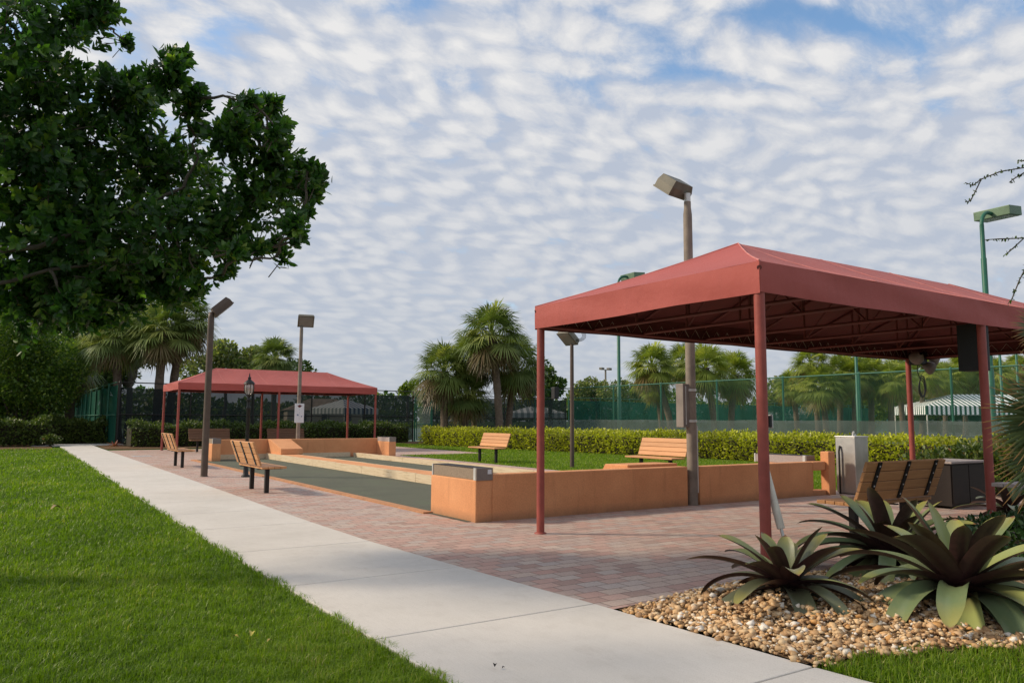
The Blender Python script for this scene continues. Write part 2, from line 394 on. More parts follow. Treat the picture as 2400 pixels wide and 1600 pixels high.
def rand_dirs(n, r=rng): return unit(r.normal(size=(n, 3)))
def leaf_cloud(name, pos, outward, size, wr=.5, bias=1., up=.35, tint=None, r=rng):
    n = len(pos); d = unit(rand_dirs(n, r) + outward * bias + np.array([0, 0, up]))
    nr = unit(rand_dirs(n, r) * .8 + np.array([0, 0, .9]))
    L = size * r.uniform(.65, 1.25, n)
    v, f = leaf_arrays(pos, d, nr, L, L * wr)
    ti = r.uniform(0, 1, n) if tint is None else tint
    return npmesh(name, v, f, {'tint': np.repeat(ti, 6)})
def blob_points(blobs, n, shell=.55, r=rng):
    """points in a union of spheres (x,y,z,radius, squash), denser near the surface; returns points and outward dirs"""
    B = np.array([(*b, 1.)[:5] for b in blobs], float); w = B[:, 3] ** 2.3; k = r.choice(len(B), n, p=w / w.sum())
    d = rand_dirs(n, r); rad = B[k, 3] * (shell + (1 - shell) * r.uniform(0, 1, n) ** .6) * r.uniform(.9, 1.08, n)
    off = d * rad[:, None]; off[:, 2] *= B[k, 4]
    return B[k, :3] + off, d

def palm_crown(name, nf, R, seed, dead=.12):
    """fan-palm head: curved costapalmate fronds with drooping leaflets"""
    r = np.random.default_rng(seed); V = []; F = []; T = []
    for i in range(nf):
        az = i * 2.39996 + r.uniform(-.3, .3); e = math.radians(82 - 142 * (i + .5) / nf + r.uniform(-9, 9))
        isdead = e < math.radians(-22) and r.uniform() < dead * 5
        pl = R * r.uniform(.42, .58); h = np.array([math.cos(az), math.sin(az), 0]); u = np.array([0, 0, 1.])
        d = h * math.cos(e) + u * math.sin(e); side = np.array([-math.sin(az), math.cos(az), 0])
        sag = .16 * R * math.cos(e)
        p0 = np.zeros(3); p1 = d * pl - u * sag * .4
        # petiole
        b = len(V); wv = side * .02
        V += [p0 - wv, p0 + wv, p1 + wv * .8, p1 - wv * .8]; F.append([b, b + 1, b + 2, b + 3])
        tv = r.uniform(.0, .08) if isdead else r.uniform(.12, 1) * (.75 if e < 0 else 1)
        T += [tv] * 4
        d2 = d - u * .35 * math.cos(e); d2 /= np.linalg.norm(d2); nrm = np.cross(side, d2)
        nl = 28; fl = R * r.uniform(.52, .68)
        for k in range(nl):
            a = math.radians(-118 + 236 * (k + .5) / nl) + r.uniform(-.03, .03)
            ld = d2 * math.cos(a) + side * math.sin(a) + nrm * (.18 * abs(math.sin(a)) + r.uniform(-.05, .05))
            ld /= np.linalg.norm(ld); L = fl * (1 - .28 * abs(a) / 2.06) * r.uniform(.88, 1.1)
            ws = np.cross(ld, nrm); ws /= np.linalg.norm(ws) + 1e-9; w = R * .017
            m = p1 + ld * L * .55 - u * L * .05; t = p1 + ld * L * .95 - u * L * r.uniform(.16, .42)
            b = len(V); V += [p1, m - ws * w, t, m + ws * w]; F.append([b, b + 1, b + 2, b + 3]); q = tv + r.uniform(-.03, .06); T += [q, q, q, q]
    return npmesh(name, np.array(V), np.array(F), {'tint': np.clip(T, 0, 1)})
CROWNS = [palm_crown('crown', 62, 1., 11), palm_crown('crown', 54, 1., 12, .2), palm_crown('crown', 68, 1., 13)]
def palm(loc, h, R, var, label, group, lean=(0, 0), tr=.16, mat='frond', rz=None, name='fan_palm', boots=True):
    t = thing(name, label, 'palm', loc, 0, group)
    n = 14; pts = []; rs = []
    for i in range(n):
        s = i / (n - 1); pts.append((lean[0] * s ** 1.6, lean[1] * s ** 1.6, h * s - (.05 if i == 0 else 0)))
        rs.append(tr * (1.35 - .35 * min(1, s * 5)) * (1 + .10 * (i % 2)) * (1.25 if s > .86 else 1))
    MB().tube(pts, rs, 10).build('trunk', M['palmbark'], t)
    c = link('crown', CROWNS[var], None, t)
    if not CROWNS[var].materials: CROWNS[var].materials.append(M['frond'])
    c.material_slots[0].link = 'OBJECT'; c.material_slots[0].material = M[mat]
    c.location = (lean[0], lean[1], h); c.scale = (R, R, R * .95); c.rotation_euler = (random.uniform(-.1, .1), random.uniform(-.1, .1), random.uniform(0, 6.28) if rz is None else rz)
    return t

def branch(mb, a, b, r0, r1, wob=.1, n=6, seed=0):
    r = random.Random(seed); a = Vector(a); b = Vector(b); L = (b - a).length; pts = []; rs = []
    for i in range(n + 1):
        s = i / n; k = math.sin(s * math.pi) * wob * L
        pts.append(a.lerp(b, s) + Vector((r.uniform(-1, 1), r.uniform(-1, 1), r.uniform(-.3, 1))) * k * .5); rs.append(r0 + (r1 - r0) * s)
    mb.tube(pts, rs, 7); return pts

def broad_tree(name, label, loc, blobs, nleaf, size, mat, group=None, trunk=.16, seed=1, cat='tree', stems=1, mesh=None):
    """tree of its own trunk, limbs and leafy crown; blobs in local coordinates"""
    r = np.random.default_rng(seed); t = thing(name, label, cat, loc, 0, group); mb = MB()
    top = max(b[2] for b in blobs); low = min(b[2] for b in blobs)
    for s in range(stems):
        ox = (s - (stems - 1) / 2) * .3
        fork = Vector((ox * 1.5, .0, low * .75)); branch(mb, (ox, 0, -.1), fork, trunk, trunk * .75, .04, 5, seed + s)
        for i, b in enumerate(blobs):
            if i % stems == s: branch(mb, fork, b[:3], trunk * .55, trunk * .12, .12, 6, seed * 31 + i)
    mb.build('trunk', M['bark'], t)
    p, d = blob_points(blobs, nleaf, .45, r)
    link('crown', leaf_cloud('crown', p, d, size, .55, .8, .25, None, r), M[mat], t)
    return t
def crown_blobs(w, h, z0, seed, n=9):
    r = random.Random(seed); out = [(0, 0, z0 + h * .5, min(w, h) * .30)]
    for i in range(n):
        a = r.uniform(0, 6.28); q = r.uniform(.2, .42) * w; out.append((math.cos(a) * q, math.sin(a) * q, z0 + h * r.uniform(.18, .82), min(w, h) * r.uniform(.17, .27)))
    return out
def hedge(label, pts, depth, h, nleaf, size, mat, cat='hedge', dens_top=.35, seed=3, wob=.06, group=None):
    """clipped hedge along a polyline: leaf shell over a twiggy core"""
    r = np.random.default_rng(seed); P = [Vector((*p, 0)) for p in pts]
    o = thing('hedge', label, cat, P[0], 0, group); core = MB(); pos = []; out = []
    seg = [(P[i], P[i + 1], (P[i + 1] - P[i]).length) for i in range(len(P) - 1)]; tot = sum(s[2] for s in seg)
    for a, b, L in seg:
        d = (b - a).normalized(); nn = Vector((-d.y, d.x, 0)); m = int(nleaf * L / tot); c = (a + b) / 2 - P[0]
        ang = math.atan2(d.y, d.x)
        core.box((c.x, c.y, h * .45), (L - .1, depth - .3, h * .82), ang)
        s = r.uniform(0, L, m); side = r.uniform(0, 1, m); hh = h * (1 + wob * np.sin(s * 2.1 + 1) + wob * .7 * np.sin(s * 5.3))
        x = np.where(side < dens_top, r.uniform(-.5, .5, m), np.where(r.uniform(0, 1, m) < .5, -.5, .5)) * depth
        z = np.where(side < dens_top, hh, hh * r.uniform(.03, 1, m))
        nx = np.where(side < dens_top, 0, np.sign(x)); nz = np.where(side < dens_top, 1., .25)
        k = r.normal(0, .055, (m, 3)) * np.array([1, 1, 1.2])
        bump = .05 * np.sin(s * 7.7 + z * 6) + .04 * np.sin(s * 3.1)
        x = x * (1 - .12 * np.clip(z / h, 0, 1) ** 4) + nx * bump
        q = np.array(a - P[0])[None] + np.outer(s, np.array(d)) + np.outer(x, np.array(nn)) + np.outer(z, [0, 0, 1]) + k
        pos.append(q); out.append(np.outer(nx, np.array(nn)) + np.outer(nz, [0, 0, 1]))
    core.build('stems', M['twig'], o)
    pos = np.concatenate(pos); out = np.concatenate(out); pos[:, 2] = np.maximum(pos[:, 2], .02)
    patch = .5 + .5 * np.sin(pos[:, 1] * .9 + 1.3) * np.sin(pos[:, 1] * .37 + pos[:, 0])
    ti = np.clip(r.uniform(0, 1, len(pos)) * .7 + .3 * patch, 0, 1)
    link('leaves', leaf_cloud('leaves', pos, unit(out + 1e-6), size, .6, 1.1, .3, ti, r), M[mat], o)
    return o
def grass_patch(name, pts, hgt, wid, r, lean=.45, tint=None):
    n = len(pts); a = r.uniform(0, 6.283, n); d = np.stack([np.cos(a), np.sin(a), np.zeros(n)], 1); s = np.stack([-np.sin(a), np.cos(a), np.zeros(n)], 1)
    H = (hgt * r.uniform(.55, 1.25, n))[:, None]; W = (wid * r.uniform(.7, 1.2, n))[:, None] * .5; ln = (r.uniform(.05, 1, n) ** 1.2)[:, None] * lean
    up = np.array([0, 0, 1.])
    m = pts + d * H * ln * .35 + up * H * .6; t = pts + d * H * ln * 1.3 + up * H * (1 - .35 * ln)
    V = np.stack([pts - s * W, pts + s * W, m + s * W * .85, m - s * W * .85, t + s * W * .15, t - s * W * .15], 1).reshape(-1, 3)
    b = (np.arange(n) * 6)[:, None]; F = np.concatenate([b + np.array([[0, 1, 2, 3]]), b + np.array([[3, 2, 4, 5]])], 1).reshape(-1, 4)
    ti = r.uniform(0, 1, n) if tint is None else tint
    return npmesh(name, V, F, {'tint': np.repeat(ti, 6)})

# ------------------------------------------------------------------ sky and sun
SUN_EL, SUN_AZ = R_(33), R_(-54)      # azimuth measured from +Y towards +X
def world():
    w = bpy.data.worlds.new("World"); scene.world = w; w.use_nodes = True; t = w.node_tree; t.nodes.clear()
    N = NT.__new__(NT); N.t = t
    out = N.n('ShaderNodeOutputWorld'); bg = N.n('ShaderNodeBackground', {1: .1})
    sky = N.n('ShaderNodeTexSky', sky_type='NISHITA'); sky.sun_disc = False; sky.sun_elevation = SUN_EL; sky.sun_rotation = SUN_AZ
    sky.air_density = 1.0; sky.dust_density = .6; sky.ozone_density = 1.6
    g = N.n('ShaderNodeTexCoord').outputs['Generated']; sx = N.n('ShaderNodeSeparateXYZ', {0: g})
    z = N.math('MAXIMUM', sx.outputs[2], .0); zz = N.math('ADD', z, .24)
    px = N.math('DIVIDE', sx.outputs[0], zz); py = N.math('DIVIDE', sx.outputs[1], zz)
    P = N.n('ShaderNodeCombineXYZ', {0: px, 1: py, 2: 0.}).outputs[0]
    mp = N.n('ShaderNodeMapping', {'Vector': P, 'Rotation': (0, 0, R_(ROT)), 'Scale': (.85, 1.3, 1.)}).outputs[0]
    wv = N.n('ShaderNodeTexNoise', {'Vector': mp, 'Scale': 2.6, 'Detail': 4}).outputs['Color']
    mw = N.vmath('ADD', mp, N.vmath('MULTIPLY', wv, (.20, .20, 0)))
    def cell(vec):
        v = N.n('ShaderNodeTexVoronoi', {'Vector': vec, 'Scale': 12.5, 'Smoothness': .5}, feature='SMOOTH_F1').outputs['Distance']
        n = N.noise(vec, 17., 9, .68); n2 = N.noise(vec, 3.4, 3, .5)
        return N.math('ADD', N.math('MULTIPLY', N.math('SUBTRACT', .60, v), .80), N.math('MULTIPLY_ADD', n, .62, N.math('MULTIPLY', n2, .35)))
    d0 = cell(mw); d1 = cell(N.vmath('ADD', mw, (.020, -.026, 0)))
    low = N.noise(N.vmath('ADD', P, LOWOFF), 1.1, 4, .5)
    gate = N.math('ADD', d0, N.math('MULTIPLY', N.math('SUBTRACT', low, .5), 1.15))
    hz = N.ramp(z, [(0., (1,) * 3), (.12, (.80,) * 3), (.30, (.38,) * 3), (.42, (.12,) * 3), (.6, (.0,) * 3)])
    gate = N.math('ADD', gate, N.math('MULTIPLY_ADD', hz, .46, GATE))
    mask = N.n('ShaderNodeMapRange', {0: gate, 1: .18, 2: .74}, interpolation_type='SMOOTHSTEP').outputs[0]
    lit = N.math('SUBTRACT', d0, d1)
    shade = N.math('ADD', N.math('MULTIPLY', lit, 1.25), N.math('MULTIPLY_ADD', d0, .70, .06))
    cc = N.ramp(shade, [(.13, (.525, .58, .69)), (.34, (.625, .66, .735)), (.56, (.735, .745, .775)), (.92, (.885, .87, .855))])
    cc = N.mix(1., cc, (CLOUD,) * 3, 'MULTIPLY')
    hcol = N.mix(N.ramp(z, [(.0, (.9,) * 3), (.12, (.66,) * 3), (.26, (.36,) * 3), (.42, (0,) * 3)]), cc, (.50 * CLOUD, .535 * CLOUD, .61 * CLOUD))
    sk = N.mix(1., sky.outputs[0], (SKYK * 1.0, SKYK * 1.12, SKYK * 1.14), 'MULTIPLY')
    col = N.mix(N.math('MULTIPLY', mask, .96), sk, hcol)
    t.links.new(col, bg.inputs[0]); t.links.new(bg.outputs[0], out.inputs[0])
CLOUD, SKYK, ROT, GATE, LOWOFF = 8.5, 1.55, -58, .10, (1.4, 2.9, 0)
world()
sd = bpy.data.lights.new("sun", 'SUN'); sd.energy = 3.2; sd.angle = R_(6); sd.color = (1., .84, .64)
so = bpy.data.objects.new("sun", sd); COL.objects.link(so)
sv = Vector((math.sin(SUN_AZ) * math.cos(SUN_EL), math.cos(SUN_AZ) * math.cos(SUN_EL), math.sin(SUN_EL)))
so.rotation_euler = sv.to_track_quat('Z', 'Y').to_euler(); so.location = sv * 60
scene.view_settings.view_transform = 'Standard'; scene.view_settings.look = 'None'; scene.view_settings.exposure = .18; scene.view_settings.gamma = 1.

# ================================================================== SETTING
def sheet(name, poly, z, m, kind='structure'):
    me = bpy.data.meshes.new(name); me.from_pydata([(x, y, z) for x, y in poly], [], [list(range(len(poly)))]); me.update()
    return tag(link(name, me, m), kind=kind)
sheet('ground', [(-500, -60), (600, -60), (600, 700), (-500, 700)], -.03, M['turf'])
# concrete path: cast slabs with open joints, slightly curving
LEFT = [(-3, 1.99), (3, 1.98), (8, 1.95), (14, 1.98), (24, 2.1), (45, 2.35)]
RIGHT = [(-3, 4.3), (1.2, 3.98), (2.5, 3.79), (4.5, 3.69), (6.2, 3.565), (8, 3.45), (10, 3.43), (16, 3.5), (24, 3.58), (45, 3.75)]
def lerp(tab, y):
    for (y0, x0), (y1, x1) in zip(tab, tab[1:]):
        if y <= y1: return x0 + (x1 - x0) * (y - y0) / (y1 - y0)
    return tab[-1][1]
mb = MB(); js = [-2.4, -.7, 1.0, 2.72, 4.485, 6.24, 8.05, 9.9, 11.6, 13.3, 15.0, 16.7] + [18.4 + 1.75 * i for i in range(14)] + [43.0]
for a, b in zip(js, js[1:]):
    g = .006; n = 3; ys = [a + g + (b - a - 2 * g) * i / n for i in range(n + 1)]
    out = [(lerp(LEFT, y), y) for y in ys] + [(lerp(RIGHT, y), y) for y in reversed(ys)]
    k = len(out); vs = [(x, y, -.06) for x, y in out] + [(x, y, .022) for x, y in out]
    mb.add(vs, [[i, (i + 1) % k, k + (i + 1) % k, k + i] for i in range(k)] + [list(range(k, 2 * k))])
o = mb.build('path', M['concrete']); bv = o.modifiers.new('edge', 'BEVEL'); bv.width = .007; bv.segments = 2; bv.limit_method = 'ANGLE'
tag(o, kind='structure')
sheet('path_bed', [(lerp(LEFT, y), y) for y in (-3, 4, 14, 43)] + [(lerp(RIGHT, y), y) for y in (43, 24, 8, 2.5, -3)], -.012, soil('joint_dirt', (.05, .04, .03), (.10, .08, .06)))
mb = MB(); mb.span(1.2, 5.2, 43.02, 45.4, -.06, .02); tag(mb.build('cross_path', M['concrete']), kind='structure')
# brick patio around the court, in one sheet with a hole-free outline per side
pat = [(lerp(RIGHT, y) + .004, y) for y in (4.33, 6.2, 8, 10, 16, 24, 31.2)] + [(3.75, 36), (16.5, 36.5), (16.5, 26.9), (12.62, 26.9), (12.62, 9.4), (16, 9.2), (16, 4.36), (4.75, 4.4)]
sheet('patio', pat, .006, M['pavers'])
sheet('court_surface', [(5.2, 8.95), (10.62, 8.95), (10.62, 26.7), (5.2, 26.7)], .012, M['court'])
sheet('tennis_court', [(25.3, -40), (140, -40), (140, 47), (25.3, 47)], -.018, M['hardcourt'])
sheet('far_tennis_court', [(4.8, 43.2), (140, 47.4), (140, 110), (4.8, 110)], -.014, M['hardcourt'])
sheet('mulch_bed', [(-8, 39.6), (1.9, 38.6), (2.0, 43), (1.1, 45.4), (5.2, 45.4), (5.2, 43), (3.9, 43), (3.85, 38), (5.3, 37.6), (22, 40.5), (22, 43.5), (4.5, 47.5), (-8, 48)], -.006, M['mulch'])
sheet('planting_bed', [(3.85, 2.75), (3.78, 4.32), (4.75, 4.39), (16, 4.35), (18, 2), (18, -3), (9, -3), (6.2, 1.5)], .003, M['mulch'])
sheet('hedge_bed', [(18.6, 38), (21.2, 20), (21.6, 8), (21, -6), (24.6, -6), (24.9, 20), (24.6, 38)], -.008, M['mulch'])

# ------------------------------------------------------------------ lawns (blades)
GR = np.random.default_rng(21)
def sample(n, y0, y1, p, xf):
    u = GR.uniform(0, 1, n); a, b = y0 ** (1 - p), y1 ** (1 - p); y = (a + u * (b - a)) ** (1 / (1 - p)); x0, x1 = xf(y)
    return np.stack([x0 + (x1 - x0) * GR.uniform(0, 1, n), y, np.full(n, -.012)], 1), y
def lx1(y): return np.interp(y, [a for a, b in LEFT], [b for a, b in LEFT]) + .022 + .018 * np.sin(y * 9) + .022 * np.sin(y * 3.3) + .012 * np.sin(y * 31)
P1, y1 = sample(380000, 2.2, 39.5, 1.75, lambda y: (-.9 - .12 * y, lx1(y)))
sc = np.clip(y1 / 6., .8, 4.)
clump = np.sin(P1[:, 0] * 13 + 2 * np.sin(P1[:, 1] * 7)) * np.sin(P1[:, 1] * 11 + 2 * np.sin(P1[:, 0] * 5)); hv = 1 + .28 * clump
dry = np.sin(P1[:, 0] * 3.1 + 4 * np.sin(P1[:, 1] * .8)) * np.sin(P1[:, 1] * 1.9 + 3 * np.sin(P1[:, 0] * 1.3)); dry = np.where(GR.uniform(0, 1, len(P1)) < .05 + .22 * np.clip(dry - .45, 0, 1), .35, 0)
t1 = np.clip(dry + GR.uniform(0, 1, len(P1)) * .74 + .12 * clump + .22 * np.sin(P1[:, 0] * 2.3 + np.sin(P1[:, 1] * 1.7)) * np.sin(P1[:, 1] * 1.1), 0, 1)
o = link('lawn_grass', grass_patch('lawn_grass', P1, .056 * np.clip(sc, .95, 1.25) * hv, .0054 * sc, GR, .9, t1), M['grass'])
tag(o, 'thick bright green lawn grass beside the concrete path', 'grass', kind='stuff')
P2, y2 = sample(120000, 8.5, 40, 1.2, lambda y: (12.62 + 0 * y, np.interp(y, [8, 20, 38], [21.4, 21.2, 18.9])))
keep = ~((P2[:, 1] < 9.3) & (P2[:, 0] < 16)) & ~((P2[:, 1] > 26.9) & (P2[:, 0] < 16.5)); P2 = P2[keep]; y2 = y2[keep]
d2 = np.hypot(P2[:, 0], y2) / 6.
o = link('hedge_lawn_grass', grass_patch('hedge_lawn_grass', P2, .05 + 0 * d2, .0046 * d2, GR, .7), M['grass'])
tag(o, 'strip of mown grass between the court and the clipped hedge', 'grass', kind='stuff')
P3 = np.stack([GR.uniform(3.75, 7.2, 52000), GR.uniform(.6, 3.0, 52000), np.full(52000, -.01)], 1)
edge = np.interp(P3[:, 0], [3.8, 4.4, 5.2, 6.4], [2.74, 2.62, 2.26, 1.9]); P3 = P3[(P3[:, 1] < edge + .04 * np.sin(P3[:, 0] * 17)) & (P3[:, 0] > np.interp(P3[:, 1], [.5, 1.2, 2.5, 2.8], [4.02, 3.99, 3.8, 3.8]))]
o = link('verge_grass', grass_patch('verge_grass', P3, .075, .0065, GR, .8), M['grass'])
tag(o, 'patch of coarse grass in front of the pebble bed', 'grass', kind='stuff')

# ------------------------------------------------------------------ pebbles
def bed_z(x, y):
    return .028 + .13 * np.exp(-(((x - 4.85) / .45) ** 2 + ((y - 3.72) / .42) ** 2)) + .10 * np.exp(-(((x - 5.75) / .9) ** 2 + ((y - 3.1) / .5) ** 2))
bm = bmesh.new(); bmesh.ops.create_icosphere(bm, subdivisions=1, radius=1.); bm.verts.index_update()
IV = np.array([v.co for v in bm.verts]); IF = np.array([[v.index for v in f.verts] for f in bm.faces]); bm.free()
n = 14500; px = GR.uniform(3.66, 8.2, n * 3); py = GR.uniform(1.9, 4.4, n * 3)
lowb = np.interp(px, [3.8, 4.4, 5.2, 6.4, 8.2], [2.72, 2.60, 2.24, 1.9, 1.9]) + .04 * np.sin(px * 11)
leftb = np.interp(py, [1.2, 2.5, 4.5], [3.98, 3.79, 3.69]); upb = np.interp(px, [3.7, 4.75, 5.4, 8.2], [4.27, 4.36, 4.33, 4.3]) - .09 * np.clip((4.6 - px), 0, 1) ** 2
k = (py > lowb) & (px > leftb - .004) & (py < upb); px, py = px[k][:n], py[k][:n]; n = len(px)
sz = GR.lognormal(math.log(.0140), .42, n).clip(.005, .034)
rot = rand_dirs(n, GR); ang = GR.uniform(0, 6.28, n)
axs = np.stack([GR.uniform(.85, 1.35, n), GR.uniform(.7, 1.05, n), GR.uniform(.45, .8, n)], 1) * sz[:, None]
lump = 1 + .22 * np.sin(IV[None] @ rand_dirs(3, GR).T * 3.1 + GR.uniform(0, 6, (n, 1, 3))).sum(2)
V = IV[None] * lump[:, :, None] * axs[:, None, :]
ca, sa = np.cos(ang)[:, None], np.sin(ang)[:, None]; V = np.stack([V[..., 0] * ca - V[..., 1] * sa, V[..., 0] * sa + V[..., 1] * ca, V[..., 2]], 2)
tl = (GR.normal(0, .35, n))[:, None]; V = np.stack([V[..., 0], V[..., 1] * np.cos(tl) - V[..., 2] * np.sin(tl), V[..., 1] * np.sin(tl) + V[..., 2] * np.cos(tl)], 2)
V += np.stack([px, py, bed_z(px, py) + GR.uniform(-.004, .016, n)], 1)[:, None, :]
F = (IF[None] + (np.arange(n) * len(IV))[:, None, None]).reshape(-1, 3)
o = link('gravel', npmesh('gravel', V.reshape(-1, 3), F, {'tint': np.repeat(GR.uniform(0, 1, n), len(IV))}, True), M['pebble'])
tag(o, 'tan and white river pebbles around the bromeliads', 'gravel', kind='stuff')
gx, gy = np.meshgrid(np.linspace(3.8, 8.2, 60), np.linspace(1.9, 4.36, 40)); gz = bed_z(gx, gy) - .012
gp = np.stack([gx, gy, gz], 2).reshape(-1, 3); gi = np.array([[r * 60 + c, r * 60 + c + 1, (r + 1) * 60 + c + 1, (r + 1) * 60 + c] for r in range(39) for c in range(59)])
gc = gp[gi].mean(1); gi = gi[(gc[:, 1] > np.interp(gc[:, 0], [3.8, 4.4, 5.2, 6.4, 8.2], [2.76, 2.64, 2.28, 1.95, 1.95])) & (gc[:, 1] < 4.33 - .1 * np.clip(4.7 - gc[:, 0], 0, 1) ** 2)]
tag(link('gravel_bed', npmesh('gravel_bed', gp, gi, None, True), soil('pebble_soil', (.16, .10, .055), (.34, .23, .13), 30)), kind='structure')

# ================================================================== BOCCE COURT WALLS AND KERBS
WY, FY = 8.84, 26.6
def wall_thing(name, label, cat, parts, loc):
    t = thing(name, label, cat, loc)
    for nm, m, fn in parts:
        b = MB(); fn(b); o = b.build(nm, M[m], t)
        bv = o.modifiers.new('soft', 'BEVEL'); bv.width = .018; bv.segments = 3; bv.limit_method = 'ANGLE'; bv.angle_limit = R_(50)
    return t
def near_left(b): b.span(.255, 3.95, .002, .2, -.05, .625)
def near_blockL(b): b.span(0, .26, 0, 1.28, -.05, .555)
wall_thing('end_wall', 'terracotta stucco end wall below the large canopy with a corner block', 'wall',
           [('wall', 'stucco', near_left), ('corner_block', 'stucco', near_blockL),
            ('ramp', 'stucco', lambda b: b.prism([(.203, 0), (1.2, 0), (.75, .66), (.203, .67)], 2.85, 3.93))], (5.27, WY, 0))
wall_thing('end_wall', 'terracotta stucco end wall from the bare light pole to the upright orange pier', 'wall',
           [('wall', 'stucco', lambda b: (b.span(0, 2.95, -.02, .18, -.05, .62), b.span(2.95, 3.34, -.02, .18, .46, .62), b.span(2.95, 3.34, -.02, .18, -.05, .10))),
            ('corner_block', 'stucco', lambda b: b.span(3.1, 3.36, .26, 1.3, -.05, .56))], (9.47, WY, 0))
wall_thing('pier', 'upright orange stucco pier standing beside the steel cabinet', 'pier', [('pier', 'stucco', lambda b: b.span(0, .2, 0, .18, -.05, .80))], (12.815, 8.76, 0))
wall_thing('end_wall', 'terracotta stucco far end wall with a sloped buttress in its middle', 'wall',
           [('wall', 'stucco', lambda b: b.span(0, 6.3, 0, .2, -.05, .66)),
            ('corner_block', 'stucco', lambda b: b.span(0, .27, -1.1, -.003, -.05, .56)), ('corner_block', 'stucco', lambda b: b.span(6.03, 6.3, -1.1, -.003, -.05, .56)),
            ('buttress', 'stucco', lambda b: b.prism([(-.003, 0.02), (-.003, .66), (-.18, .66), (-1.5, .42 - .04), (-1.5, .2)], 2.05, 2.78))], (5.55, FY, 0))
def kerb(label, x0, x1, z, m, cap=None):
    t = thing('kerb', label, 'kerb', ((x0 + x1) / 2, 9.1, 0)); w = (x1 - x0) / 2; y = 0; r = random.Random(int(x0 * 10))
    if cap is None:
        b = MB(); b.span(-w, w, .95 if x0 < 6 else .0, 17.35, -.05, z); o = b.build('edging', M[m], t)
    else:
        MB().span(-w + .035, w - .035, 0.05, 17.3, -.05, z - .004).build('top', M[cap], t)
        for sx in (-1, 1):
            y = .03
            while y < 17.3:
                L = min(r.choice([2.4, 2.4, 1.8, 3.0]), 17.3 - y); b = MB(); b.span(sx * (w - .018) - .016, sx * (w - .018) + .016, y, y + L - .012, -.04, z + r.uniform(-.004, .004)); b.build('sideboard', M[m], t); y += L
    return t
kerb('flat orange kerb along the benches side of the court', 5.12, 5.27, .03, 'stucco')
kerb('broad kerb with pale sideboards dividing the two lanes', 7.5, 8.16, .20, 'board', 'stucco')
kerb('pale board kerb along the lawn side of the court', 10.6, 10.76, .16, 'board', 'stucco')
t = thing('backboard', 'low pale timber board at the foot of the far end wall', 'board', (8, FY - .03, 0))
for x0, x1 in ((-2.15, -.43), (.22, 2.55)): MB().span(x0, x1, -.018, .018, .0, .17).build('plank', M['board'], t)
# score boards on the corner blocks
def score_box(label, loc, L, face='oldwood', sticker=False):
    t = thing('score_box', label, 'score box', loc, 0, 'score boxes on the court corners')
    MB().span(-.115, .115, .03, L - .03, .0, .15, .004).build('panel', M[face], t)
    for y in (0, L - .03): MB().span(-.127, .127, y, y + .03, -.006, .157, .003).build('end_cap', M['alu' if y else 'greybox'], t)
    MB().span(-.127, -.113, .03, .085, -.004, .156, .002).build('bracket', M['alu'], t)
    MB().span(-.12, .12, .03, L - .03, .1505, .158, .001).build('lid', M['darkwood'], t)
    if sticker: MB().span(.045, .105, -.004, -.0005, .075, .135).build('sticker', M['signwhite'], t)
    return t
score_box('long grey wooden score box on the nearest corner block', (5.40, WY - .01, .557), 1.27, 'oldwood', True)
score_box('long grey score box behind the wall ending at the orange pier', (12.70, WY + .22, .562), 1.2, 'greywood')
score_box('small score box on the far left corner block', (5.69, FY - 1.1, .562), 1.05, 'oldwood')
score_box('small score box on the far right corner block', (11.72, FY - 1.1, .562), 1.05, 'greywood')

